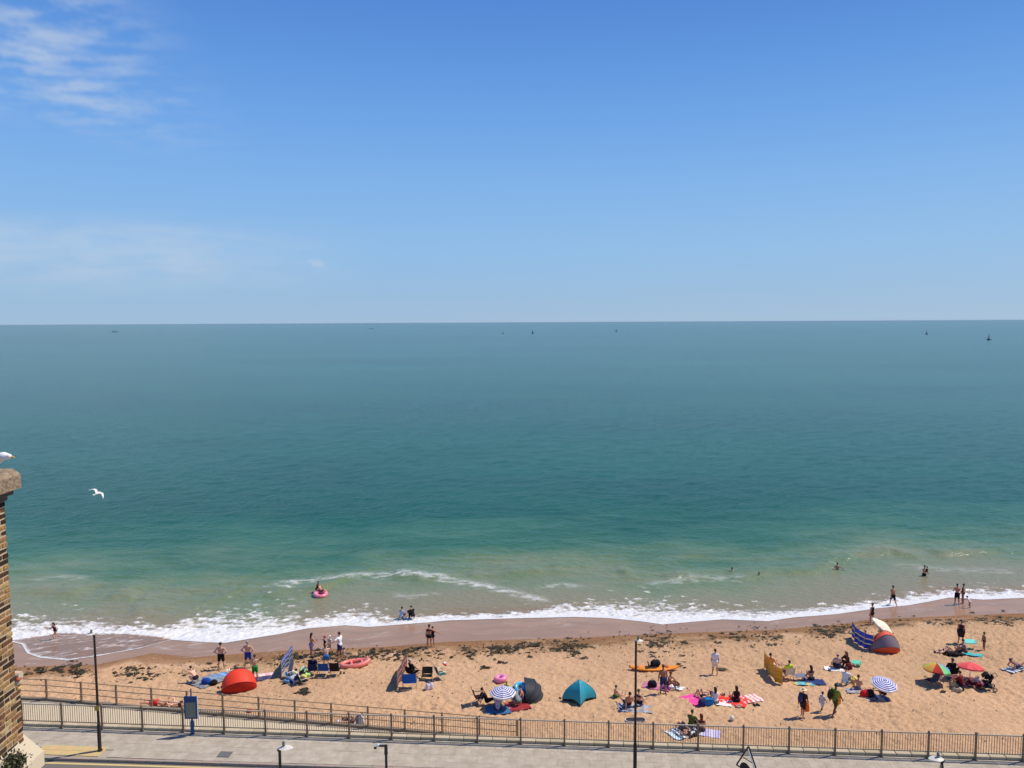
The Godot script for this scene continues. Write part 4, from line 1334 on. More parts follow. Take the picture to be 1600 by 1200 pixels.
func uv_box(m: MB, u0: float, u1: float, v0: float, v1: float, y0: float, y1: float, bevel := 0.0) -> void:
	var b := Basis(AXIS_U.normalized(), Vector3.UP, -AXIS_V.normalized())
	m.box(Transform3D(b, at_uv((u0 + u1) / 2, (v0 + v1) / 2, (y0 + y1) / 2)), Vector3(u1 - u0, y1 - y0, v1 - v0), bevel)

func build_promenade() -> void:
	var stone := srgb(172, 160, 142)
	var base := MB.new()
	var n := 40
	for i in n:      # the pavement bed, edged by the slightly converging kerb
		var u0 := lerpf(-130, 130, i / float(n))
		var u1 := lerpf(-130, 130, (i + 1) / float(n))
		base.face([at_uv(u0, kerb_v(clampf(u0, -60, 60)) - 0.01, -0.03), at_uv(u1, kerb_v(clampf(u1, -60, 60)) - 0.01, -0.03), at_uv(u1, 35.86, -0.03), at_uv(u0, 35.86, -0.03)])
	var pave := structure("pavement", base, mat("pavement_bed", srgb(168, 155, 136), 0.95))
	var b := Basis(AXIS_U.normalized(), Vector3.UP, -AXIS_V.normalized())
	var slab_meshes := []
	var slab_mats := []
	for k in 3:
		var s := MB.new()
		s.box(Transform3D(), Vector3(0.746, 0.03, 0.595), 0.004)
		slab_meshes.append(s.mesh())
	var tones := [[187, 177, 161], [184, 174, 158], [189, 179, 163], [182, 172, 156]]
	var grain := NoiseTexture2D.new()
	var gn := FastNoiseLite.new()
	gn.seed = 8; gn.frequency = 0.02; gn.fractal_octaves = 5; gn.fractal_gain = 0.65
	grain.noise = gn; grain.width = 512; grain.height = 512; grain.seamless = true
	var ramp := Gradient.new()
	ramp.set_color(0, Color(0.84, 0.83, 0.81)); ramp.set_color(1, Color(1, 1, 1))
	grain.color_ramp = ramp
	for t in tones:
		var sm := mat("slab_%d" % t[0], srgb(t[0], t[1], t[2]), 0.9, 0.3).duplicate()
		sm.albedo_texture = grain; sm.uv1_triplanar = true; sm.uv1_world_triplanar = true; sm.uv1_scale = Vector3(0.13, 0.13, 0.13)
		slab_mats.append(sm)
	var r := RandomNumberGenerator.new()
	r.seed = 4
	for row in 4:
		var v := 35.84 - 0.3 - row * 0.6
		var u := -28.6 + (0.375 if row % 2 else 0.0)
		while u < 23.0:
			if not (u < -21.9 and row == 3):
				var o := obj("paving_slab", slab_meshes[0], slab_mats[r.randi() % 4], pave)
				var deep := minf(0.6, v + 0.3 - kerb_v(u) - 0.01)     # the last row is cut to meet the kerb
				o.transform = Transform3D(b * Basis(Vector3.UP, r.randf_range(-0.004, 0.004)) * Basis.from_scale(Vector3(1, 1, deep / 0.6)), at_uv(u, v + 0.3 - deep / 2, -0.013 + r.randf_range(-0.003, 0.003)))
			u += 0.75
	# worn slabs further along, out of the frame, as one sheet each side; tactile slabs by the crossing
	for side in [[-130.0, -28.98], [23.4, 130.0]]:
		var m := MB.new()
		uv_box(m, side[0], side[1], 33.5, 35.84, -0.029, 0.0)
		obj("plain_paving", m, slab_mats[0], pave)
	for i in 8:
		for j in 2:
			var m := MB.new()
			var c := at_uv(-25.3 + i * 0.405, 33.66 + j * 0.405, -0.012)
			m.box(Transform3D(b, c), Vector3(0.395, 0.034, 0.395), 0.006)
			for x in 5:
				for z in 5: m.lathe(Transform3D(b, c + b * Vector3((x - 2) * 0.075, 0.017, (z - 2) * 0.075)), [Vector2(0.018, 0), Vector2(0.014, 0.005), Vector2(0, 0.006)], 6)
			obj("tactile_slab", m, mat("tactile_%d" % ((i * 3 + j) % 2), srgb(200 - ((i * 3 + j) % 2) * 8, 170, 118), 0.9), pave)
	var cover := thing("access_cover", "small grey metal access cover set in the pavement right of the blue bus stop", "manhole cover", Vector3(-13.79, 0.00, -35.10))
	cover.rotation.y = b.get_euler().y
	var cm := MB.new()
	cm.box(T(Vector3(0, 0.004, 0)), Vector3(0.6, 0.02, 0.5), 0.005)
	obj("frame", cm, mat("cast_iron", srgb(96, 94, 92), 0.6, 0.5, 0.2), cover)
	for k in 2:
		var pm := MB.new()
		pm.box(T(Vector3(-0.135 + 0.27 * k, 0.012, 0)), Vector3(0.25, 0.014, 0.42), 0.004)
		obj("plate", pm, mat("cast_iron_light", srgb(112, 110, 108), 0.55, 0.5, 0.2), cover)
	# kerb stones, road and the yellow line
	var kerb := structure("kerb", (func(): var m := MB.new(); uv_box(m, -130, 130, 33.0, 33.05, -0.6, -0.14); return m).call(), mat("kerb_bed", srgb(120, 112, 104), 0.95))
	var u := -28.0
	while u < 23.0:
		var m := MB.new()
		var v0 := kerb_v(u + 0.45)
		m.box(Transform3D(b, at_uv(u + 0.45, v0 - 0.08, -0.1)), Vector3(0.895, 0.2, 0.15), 0.012)
		obj("kerb_stone", m, mat("kerb_stone_%d" % (int(u * 7.3) & 1), srgb(152 + 8 * (int(u * 7.3) & 1), 142, 128), 0.9), kerb)
		u += 0.905
	var road := MB.new()
	road.face([at_uv(-400, 5.0, -0.13), at_uv(400, 5.0, -0.13), at_uv(400, 33.6, -0.13), at_uv(-400, 33.6, -0.13)])
	var rm := mat("asphalt", srgb(112, 106, 100), 0.95, 0.2)
	structure("road", road, rm)
	for k in 1:
		var y := MB.new()
		for i in 60:
			var u0 := -28.0 + i * 0.9
			var v0 := kerb_v(u0) - 0.42 - 0.24 * k
			var v1 := kerb_v(u0 + 0.9) - 0.42 - 0.24 * k
			y.face([at_uv(u0, v0, -0.126), at_uv(u0 + 0.9, v1, -0.126), at_uv(u0 + 0.9, v1 + 0.13, -0.126), at_uv(u0, v0 + 0.13, -0.126)])
		structure("yellow_road_line", y, mat("yellow_paint", srgb(200, 178, 122), 0.9))
	var near := MB.new()
	uv_box(near, -130, 130, 2.0, 24.6, -0.5, 0.0)
	structure("near_pavement", near, slab_mats[1])
	# sea wall with its coping of separate blocks
	var wall := thing("sea_wall", "low pale concrete sea wall coping of long blocks under the promenade railing", "wall", Vector3.ZERO)
	var wm := MB.new()
	uv_box(wm, -130, 130, 35.9, 36.22, -4.0, -0.01)
	obj("wall", wm, mat("concrete", srgb(168, 158, 138), 0.95, 0.3), wall)
	for i in 84:
		var m := MB.new()
		var c := FENCE_U0 - 4.254 + (i + 0.5) * FENCE_STEP / 3.0
		if i == 0 or i == 83: continue
		uv_box(m, c - FENCE_STEP / 6.0 + 0.012, c + FENCE_STEP / 6.0 - 0.012, 35.87, 36.25, -0.01 , 0.14 + 0.004 * (i % 3), 0.02)
		obj("coping_block", m, mat("coping_%d" % (i % 3), srgb(186 - 7 * (i % 3), 173 - 7 * (i % 3), 148 - 8 * (i % 3)), 0.92, 0.3), wall)
	# the sloping path down to the sand
	var path := MB.new()
	var steps := [-130.0, -28.4, -2.6, -1.2]
	for i in 3:
		var a: float = steps[i]
		var c: float = steps[i + 1]
		var pa := [at_uv(a, 36.26, ramp_y(a)), at_uv(a, 38.72, ramp_y(a)), at_uv(c, 36.26, ramp_y(c)), at_uv(c, 38.72, ramp_y(c))]
		var dn := Vector3(0, -3, 0)
		path.face([pa[0], pa[2], pa[3], pa[1]])
		path.face([pa[1], pa[3], pa[3] + dn, pa[1] + dn])
		path.face([pa[2], pa[2] + dn, pa[3] + dn, pa[3]])
	var cm2 := mat("path_concrete", srgb(196, 182, 156), 0.92, 0.3)
	structure("sloping_path", path, cm2)
	# upright promenade railing
	var fence := thing("promenade_railing", "brown metal railing of upright bars along the edge of the promenade", "railing", Vector3.ZERO)
	var paint := mat("railing_paint", srgb(128, 108, 86), 0.5, 0.5)
	var bars_m := MB.new()
	bars_m.box(Transform3D(), Vector3(0.02, 0.86, 0.02))
	var bar_mesh := bars_m.mesh()
	var post_m := MB.new()
	post_m.box(T(Vector3(0, 0.49, 0)), Vector3(0.085, 1.3, 0.085), 0.008)
	post_m.box(T(Vector3(0, -0.148, 0)), Vector3(0.15, 0.02, 0.15), 0.005)
	post_m.lathe(T(Vector3(0, 1.14, 0)), [Vector2(0.05, 0), Vector2(0.05, 0.025), Vector2(0.02, 0.05), Vector2(0, 0.055)], 8)
	var post_mesh := post_m.mesh()
	var rest := MB.new()
	var made := 0
	for k in range(-2, 26):
		var u0 := FENCE_U0 + k * FENCE_STEP
		var p := obj("post", post_mesh, paint, fence)
		p.transform = Transform3D(b, at_uv(u0, FENCE_V - 0.18, 0.158))
		if k == 25: break
		for y in [1.06, 0.17]:
			var rl := MB.new()
			uv_box(rl, u0 + 0.045, u0 + FENCE_STEP - 0.045, FENCE_V - 0.18 - (0.03 if y > 1 else 0.02), FENCE_V - 0.18 + (0.03 if y > 1 else 0.02), 0.14 + y, 0.14 + y + (0.05 if y > 1 else 0.035), 0.006)
			obj("rail", rl, mat("railing_top", srgb(176, 160, 138), 0.45, 0.5) if y > 1 else paint, fence)
		for i in 17:
			var u1 := u0 + FENCE_STEP * (i + 1) / 18.0
			var x := Transform3D(b, at_uv(u1, FENCE_V - 0.18, 0.14 + 0.635))
			if k >= 4 and k < 21 and made < 300:
				var o := obj("baluster", bar_mesh, paint, fence)
				o.transform = x
				made += 1
			else: rest.box(x, Vector3(0.02, 0.86, 0.02))
	obj("further_balusters", rest, paint, fence).set_meta("kind", "stuff")
	# three-bar handrail beside the sloping path
	var hand := thing("path_handrail", "brown three bar handrail beside the sloping path down to the sand", "railing", Vector3.ZERO)
	var grey := mat("handrail_paint", srgb(132, 112, 86), 0.5, 0.5)
	var kerb2 := MB.new()
	for i in 3:
		var a: float = steps[i]
		var c: float = steps[i + 1]
		if i == 2: break
		for s in [[38.44, 38.68]]:
			var q := [at_uv(a, s[0], ramp_y(a)), at_uv(c, s[0], ramp_y(c)), at_uv(c, s[1], ramp_y(c)), at_uv(a, s[1], ramp_y(a))]
			var up := Vector3(0, 0.1, 0)
			kerb2.face([q[0] + up, q[1] + up, q[2] + up, q[3] + up])
			kerb2.face([q[0], q[1], q[1] + up, q[0] + up])
			kerb2.face([q[1], q[2], q[2] + up, q[1] + up])
	structure("path_kerb", kerb2, mat("path_kerb", srgb(120, 108, 92), 0.95))
	for k in range(-6, 14):
		var u0 := -28.43 + k * 1.984
		var y0 := ramp_y(u0) + 0.1
		var pm := MB.new()
		pm.box(Transform3D(b, at_uv(u0, 38.56, y0 + 0.55)), Vector3(0.09, 1.1, 0.09), 0.01)
		pm.box(Transform3D(b, at_uv(u0, 38.56, y0 + 0.012)), Vector3(0.18, 0.024, 0.18), 0.004)
		obj("post", pm, grey, hand)
		if k == 13: break
		for y in [0.38, 0.72, 1.05]:
			var rl := MB.new()
			rl.tube([at_uv(u0 + 0.045, 38.56, y0 + y), at_uv(u0 + 1.94, 38.56, ramp_y(u0 + 1.984) + 0.1 + y)], 0.022, 6)
			obj("rail", rl, grey, hand)

func street_lamp(label: String, at: Vector3, high: float, arm: float, extras := []) -> Node3D:
	var o := thing("street_lamp", label, "street lamp", at, 0.0)
	var dark := mat("lamp_column", srgb(44, 34, 32), 0.45, 0.5)
	var m := MB.new()
	m.lathe(T(Vector3.ZERO), [Vector2(0.13, 0), Vector2(0.13, 0.03), Vector2(0.085, 0.06), Vector2(0.085, 1.25), Vector2(0.06, 1.34), Vector2(0.048, high - 0.02), Vector2(0, high)], 14)
	var column := obj("column", m, dark, o)
	var dr := MB.new()
	dr.box(T(Vector3(0, 0.7, 0.084)), Vector3(0.09, 0.5, 0.012), 0.003)
	obj("access_door", dr, dark, column)
	var h := MB.new()
	var n := 10
	# a broad flat lantern, thin at the tip, with a shallow bowl beneath
	for s in 2:
		var ring := []
		for i in n * 2:
			var a := TAU * i / (n * 2)
			var x := (0.30 + 0.36 * cos(a)) * arm
			var z := 0.25 * lerpf(absf(arm), 1.0, 0.2) * sin(a) * (1.0 - 0.35 * maxf(cos(a), 0.0))
			ring.append(Vector3(x, high + 0.04, z))
		for i in n * 2:
			var p: Vector3 = ring[i]
			var q: Vector3 = ring[(i + 1) % (n * 2)]
			if s == 0: h.face([p, q, Vector3(0.28 * arm, high + 0.12, 0)])
			else: h.face([p, Vector3(0.28 * arm, high - 0.03, 0), q])
	var lamp_head := obj("lamp_head", h, mat("lamp_white", srgb(206, 202, 192), 0.5, 0.4), o)
	var c := MB.new()
	c.tube([Vector3(-0.08 * arm, high - 0.06, 0), Vector3(0.14 * arm, high + 0.05, 0)], 0.05, 8)
	obj("arm", c, dark, o)
	var sn := MB.new()
	sn.lathe(T(Vector3(0.2 * arm, high + 0.09, 0)), [Vector2(0.05, 0), Vector2(0.05, 0.14), Vector2(0.035, 0.18), Vector2(0, 0.19)], 10)
	obj("light_sensor", sn, mat("sensor_grey", srgb(120, 118, 112), 0.5), lamp_head)
	return o

func build_street() -> void:
	var l1 := street_lamp("tall dark street lamp bearing a small yellow plate, left of the blue bus stop", Vector3(-19.95, 0.00, -35.48), 5.75, -0.62)
	var plate := MB.new()
	plate.box(T(Vector3(0, 2.15, 0.062)), Vector3(0.2, 0.24, 0.012), 0.003)
	obj("yellow_plate", plate, mat("plate_yellow", srgb(196, 158, 66), 0.6), l1)
	street_lamp("tall dark street lamp with white head standing in front of the orange kayak", Vector3(5.54, 0.00, -33.62), 6.1, 0.5)
	street_lamp("white headed street lamp with only its top showing at the bottom edge", Vector3(-8.06, 0.00, -25.33), 5.9, 0.72)
	# a smaller post with a bracket arm
	var q := thing("bracket_lamp", "thin dark post with a short arm reaching left, at the bottom edge", "street lamp", Vector3(-4.83, 0.00, -27.81))
	var pole := MB.new()
	pole.lathe(T(Vector3.ZERO), [Vector2(0.05, 0), Vector2(0.05, 4.2), Vector2(0.07, 4.25), Vector2(0.06, 4.6), Vector2(0, 4.62)], 10)
	obj("post", pole, mat("post_black", srgb(40, 40, 44), 0.45), q)
	var arm := MB.new()
	arm.box(T(Vector3(-0.12, 4.57, 0)), Vector3(0.3, 0.06, 0.08), 0.01)
	obj("arm", arm, mat("post_black", srgb(40, 40, 44), 0.45), q)
	var lens := MB.new()
	lens.box(T(Vector3(-0.3, 4.6, 0)), Vector3(0.1, 0.08, 0.12), 0.02)
	obj("glass", lens, mat("pale_glass", srgb(186, 208, 216), 0.2), q)
	var tip := MB.new()
	tip.ball(T(Vector3(-0.4, 4.5, 0.02)), Vector3(0.07, 0.045, 0.06), 8)
	obj("tip", tip, mat("tip_brown", srgb(84, 62, 44), 0.6), q)
	# bus stop
	var s := thing("bus_stop", "blue bus stop post with a grey timetable panel beside the promenade railing", "bus stop", Vector3(-16.09, 0.00, -36.94))
	var blue := mat("stop_blue", srgb(26, 62, 116), 0.45, 0.5)
	var body := MB.new()
	body.lathe(T(Vector3.ZERO), [Vector2(0.11, 0), Vector2(0.095, 0.04), Vector2(0.085, 0.5), Vector2(0.09, 0.62), Vector2(0.04, 0.8), Vector2(0.032, 2.34), Vector2(0, 2.36)], 14)
	obj("post", body, blue, s)
	var frame := MB.new()
	frame.box(T(Vector3(0, 1.42, 0.07)), Vector3(0.66, 1.16, 0.08), 0.015)
	var panel_frame := obj("panel_frame", frame, blue, s)
	var side := MB.new()
	side.box(T(Vector3(0.336, 1.42, 0.07)), Vector3(0.02, 1.16, 0.1), 0.005)
	obj("edge_strip", side, mat("edge_pale", srgb(170, 180, 188), 0.4), panel_frame)
	var board := MB.new()
	board.box(T(Vector3(0, 1.31, 0.111)), Vector3(0.5, 0.78, 0.012), 0.002)
	var paper := mat("timetable", srgb(128, 134, 122), 0.5, 0.4).duplicate()
	var img := Image.create(64, 96, false, Image.FORMAT_RGB8)
	img.fill(Color(0.97, 0.97, 0.95))
	var r := RandomNumberGenerator.new()
	r.seed = 2
	for y in 96:
		for x in 64:
			var d := 1.0 - 0.1 * float(y % 4 < 2 and x > 6 and x < 58 and r.randf() < 0.6) - (0.08 if y > 46 and y < 50 else 0.0)
			img.set_pixel(x, y, Color(d, d, d * 0.98))
	paper.albedo_texture = ImageTexture.create_from_image(img)
	paper.uv1_triplanar = true; paper.uv1_scale = Vector3(2.0, 1.28, 2.0)
	obj("timetable", board, paper, panel_frame)
	# road signs seen from behind at the bottom edge
	var t := thing("triangular_frame", "open dark triangular frame on a post with one white inner edge, at the bottom edge", "road sign", Vector3(9.47, 0.00, -29.69), -60)
	var tri := MB.new()
	var apex := Vector3(0, 3.4, 0)
	var c0 := Vector3(-0.62, 2.3, 0)
	var c1 := Vector3(0.62, 2.3, 0)
	for z in [[0.0, 1.0], [0.012, -1.0]]:
		var f := [apex + Vector3(0, -0.05, z[0]), c0 + Vector3(0.04, 0.03, z[0]), c1 + Vector3(-0.04, 0.03, z[0])]
		if z[1] < 0: f.reverse()
		tri.face(f)
	for e in [[apex, c0], [apex, c1], [c0, c1]]:
		var m := MB.new()
		bar(m, e[0], e[1], 0.03, 6)
		obj("rim", m, mat("sign_rim", srgb(40, 32, 28), 0.5), t)
	var we := MB.new()
	we.tube([apex + Vector3(0.02, -0.1, 0.05), c1 + Vector3(-0.06, 0.06, 0.05)], 0.03, 5)
	obj("white_edge", we, mat("sign_white", srgb(226, 222, 214), 0.5), t)
	var ch := MB.new()
	ch.box(T(Vector3(0, 2.82, 0.03)), Vector3(0.5, 0.03, 0.02))
	obj("channel", ch, mat("sign_rim", srgb(40, 32, 28), 0.5), t)
	var tp := MB.new()
	bar(tp, Vector3(0, 0, 0.09), Vector3(0, 2.4, 0.09), 0.038, 10)
	obj("post", tp, mat("post_black", srgb(40, 40, 44), 0.45), t)
	var disc := MB.new()
	disc.lathe(T(Vector3(0, 2.42, 0.14), 90), [Vector2(0.0, -0.01), Vector2(0.3, -0.01), Vector2(0.31, 0.0), Vector2(0.3, 0.012), Vector2(0.0, 0.012)], 20)
	obj("round_back", disc, mat("sign_dark", srgb(36, 26, 32), 0.5), t)
	var w := street_lamp("pale lamp head above a dark oval sign back, at the bottom edge of the picture", Vector3(15.53, 0.00, -26.66), 4.6, -0.75)
	var oval := MB.new()
	oval.lathe(T(Vector3(-0.1, 4.02, 0.12), 90, 50), [Vector2(0.0, -0.012), Vector2(0.4, -0.012), Vector2(0.42, 0.0), Vector2(0.4, 0.014), Vector2(0.0, 0.014)], 22)
	obj("round_back", oval, mat("sign_grey", srgb(92, 84, 88), 0.5), w)
	var oring := MB.new()
	var line := []
	for i in 22: line.append(T(Vector3(-0.1, 4.02, 0.12), 90, 50) * Vector3(cos(TAU * i / 22.0) * 0.42, 0.0, sin(TAU * i / 22.0) * 0.42))
	oring.tube(line, 0.03, 6, true)
	obj("rim", oring, mat("sign_rim", srgb(40, 32, 28), 0.5), w)

# ------------------------------------------------------------------ the brick corner of the next house, gulls
func build_house_corner() -> void:
	var o := thing("brick_house", "weathered brick house corner with a stone capped pier at the left edge", "house", Vector3.ZERO)
	var mortar := mat("mortar", srgb(186, 168, 138), 0.95, 0.2)
	var X := -6.56
	var core := MB.new()
	core.box(T(Vector3((X - 7.54) / 2 - 0.002, 16.9, (-9.76 - 8.6) / 2)), Vector3(X + 7.54 - 0.004, 3.0, 1.15))
	core.box(T(Vector3((X - 14.0) / 2 - 0.002, 7.83, (-9.86 + 3.0) / 2)), Vector3(7.436, 15.95, 12.85))
	var wall := obj("wall", core, mortar, o)
	var r := RandomNumberGenerator.new()
	r.seed = 9
	var tones := [[190, 152, 102], [164, 118, 80], [136, 96, 70], [98, 74, 58], [76, 60, 50], [206, 176, 124], [176, 138, 96], [190, 138, 92]]
	var tm := []
	var gn := FastNoiseLite.new()
	gn.seed = 12; gn.frequency = 0.03; gn.fractal_octaves = 4
	var gt := NoiseTexture2D.new()
	gt.noise = gn; gt.width = 256; gt.height = 256; gt.seamless = true
	var ramp := Gradient.new()
	ramp.set_color(0, Color(0.62, 0.6, 0.58)); ramp.set_color(1, Color(1, 1, 1))
	gt.color_ramp = ramp
	for t in tones:
		var bm: StandardMaterial3D = mat("brick_%d" % t[0], srgb(t[0], t[1], t[2]), 0.95, 0.25)
		bm.albedo_texture = gt; bm.uv1_triplanar = true; bm.uv1_world_triplanar = true; bm.uv1_scale = Vector3(3, 3, 3)
		tm.append(bm)
	var meshes := {}
	for len in [0.215, 0.1025]:
		for k in 3:
			var m := MB.new()
			var bits := RandomNumberGenerator.new()
			bits.seed = 40 + k
			m.box(T(Vector3.ZERO, 0, bits.randf_range(-3, 3), bits.randf_range(-4, 4)), Vector3(0.1, 0.058, len), 0.008)
			meshes[[len, k]] = m.mesh()
	var count := 0
	for course in 58:
		var y := 18.19 - 0.075 * course
		var end := -9.765 if y > 15.78 else -9.865
		var z := end
		var i := course % 2
		for k in 5:
			var len: float = 0.215 if (k + i) % 2 == 0 else 0.1025
			var out := r.randf_range(-0.006, 0.005)
			var b := obj("brick", meshes[[len, r.randi() % 3]], tm[r.randi() % tm.size()] if r.randf() < (0.62 if y < 15.7 else 0.95) else tm[3 + r.randi() % 2], wall)
			b.position = Vector3(X - 0.05 + out + 0.004, y, z + len * 0.5 - 0.004 + r.randf_range(-0.004, 0.004))
			z += len + 0.011
			count += 1
	# corbels and stone cap
	var dark := mat("corbel_stone", srgb(92, 82, 74), 0.95)
	for s in [[18.23, 18.3, 0.03], [18.3, 18.38, 0.08]]:
		var m := MB.new()
		m.box(T(Vector3((X - 7.54) / 2 + s[2] / 2, (s[0] + s[1]) / 2, -9.18)), Vector3(X + 7.54 + s[2], s[1] - s[0] - 0.002, 1.16 + s[2] * 2), 0.008)
		obj("corbel", m, dark, o)
	var cap := MB.new()
	var prof := func(y: float, g: float) -> Array:
		var x1 := X + 0.16 + g
		var z1 := -9.97 - g
		var c := 0.1
		return [Vector3(-7.8, y, -8.3), Vector3(x1, y, -8.3), Vector3(x1, y, z1 + c), Vector3(x1 - c, y, z1), Vector3(-7.8, y, z1)]
	var rings := [prof.call(18.38, 0.0), prof.call(18.56, 0.0), prof.call(18.62, -0.04)]
	for k in 2:
		for i in 5: cap.face([rings[k][i], rings[k][(i + 1) % 5], rings[k + 1][(i + 1) % 5], rings[k + 1][i]])
	cap.face(rings[2])
	var under: Array = rings[0].duplicate()
	under.reverse()
	cap.face(under)
	var st: StandardMaterial3D = mat("cap_stone", srgb(176, 158, 134), 0.95, 0.25)
	st.albedo_texture = gt; st.uv1_triplanar = true; st.uv1_world_triplanar = true; st.uv1_scale = Vector3(1.6, 2.5, 1.6)
	obj("cap_stone", cap, st, o)
	# kneeler stone where the wall steps out, with a terracotta boss
	var kn := MB.new()
	kn.box(T(Vector3(X - 0.05, 15.79, -9.84), 0, 0, 0), Vector3(0.16, 0.12, 0.12), 0.03)
	kn.tube([Vector3(X - 0.1, 15.86, -9.84), Vector3(X + 0.03, 15.86, -9.84)], [0.06, 0.055], 12)
	obj("kneeler_stone", kn, mat("white_stone", srgb(196, 180, 156), 0.9), o)
	var boss := MB.new()
	boss.ball(T(Vector3(X + 0.02, 15.83, -9.8)), Vector3(0.03, 0.03, 0.04), 10)
	obj("terracotta_boss", boss, mat("terracotta", srgb(184, 96, 62), 0.85), o)
	var sill := MB.new()
	sill.box(T(Vector3(X - 0.06, 15.69, -9.84)), Vector3(0.15, 0.07, 0.1), 0.025)
	obj("yellow_stone", sill, mat("yellow_stone", srgb(206, 178, 112), 0.9), o)
	# the string course below: a sloping stone ledge
	var led := MB.new()
	var a := [Vector3(-9, 15.04, -9.88), Vector3(X - 0.02, 15.04, -9.88), Vector3(X - 0.02, 15.04, -8.0), Vector3(-9, 15.04, -8.0)]
	var b2 := [Vector3(-9, 14.66, -10.12), Vector3(X + 0.1, 14.66, -10.12), Vector3(X + 0.1, 14.66, -8.0), Vector3(-9, 14.66, -8.0)]
	var b3 := []
	for p in b2: b3.append(p - Vector3(0, 0.2, 0))
	for i in 4:
		led.face([a[(i + 1) % 4], a[i], b2[i], b2[(i + 1) % 4]])
		led.face([b2[(i + 1) % 4], b2[i], b3[i], b3[(i + 1) % 4]])
	led.face(b3)
	obj("stone_ledge", led, mat("ledge_stone", srgb(210, 196, 168), 0.92), o)
	# a bush rooted in the ledge
	var p := thing("wall_plant", "dark green bushy plant rooted on the ledge of the brick house", "plant", Vector3(X + 0.03, 14.76, -9.5))
	var leaves := MB.new()
	for i in 3000:
		var d := Vector3(r.randfn() * 0.07, absf(r.randfn()) * 0.08, r.randfn() * 0.09)
		var n := Vector3(r.randfn(), r.randfn() + 0.5, r.randfn()).normalized()
		var s := n.cross(Vector3(r.randfn(), r.randfn(), r.randfn())).normalized()
		var t := s.cross(n)
		var l := r.randf_range(0.016, 0.032)
		var g := r.randf_range(0.6, 1.3)
		leaves.tint = Color(0.05 * g, 0.055 * g, 0.018 * g)
		leaves.face([d - s * l, d - t * l * 0.4, d + s * l, d + t * l * 0.4])
	obj("leaves", leaves, mat("leaf", Color.WHITE, 0.6), p)
	var stems := MB.new()
	for i in 9: bar(stems, Vector3(r.randfn() * 0.02, -0.04, r.randfn() * 0.03), Vector3(r.randfn() * 0.07, 0.12, r.randfn() * 0.1), 0.006, 4)
	obj("stem", stems, mat("stem", srgb(80, 64, 42), 0.9), p)

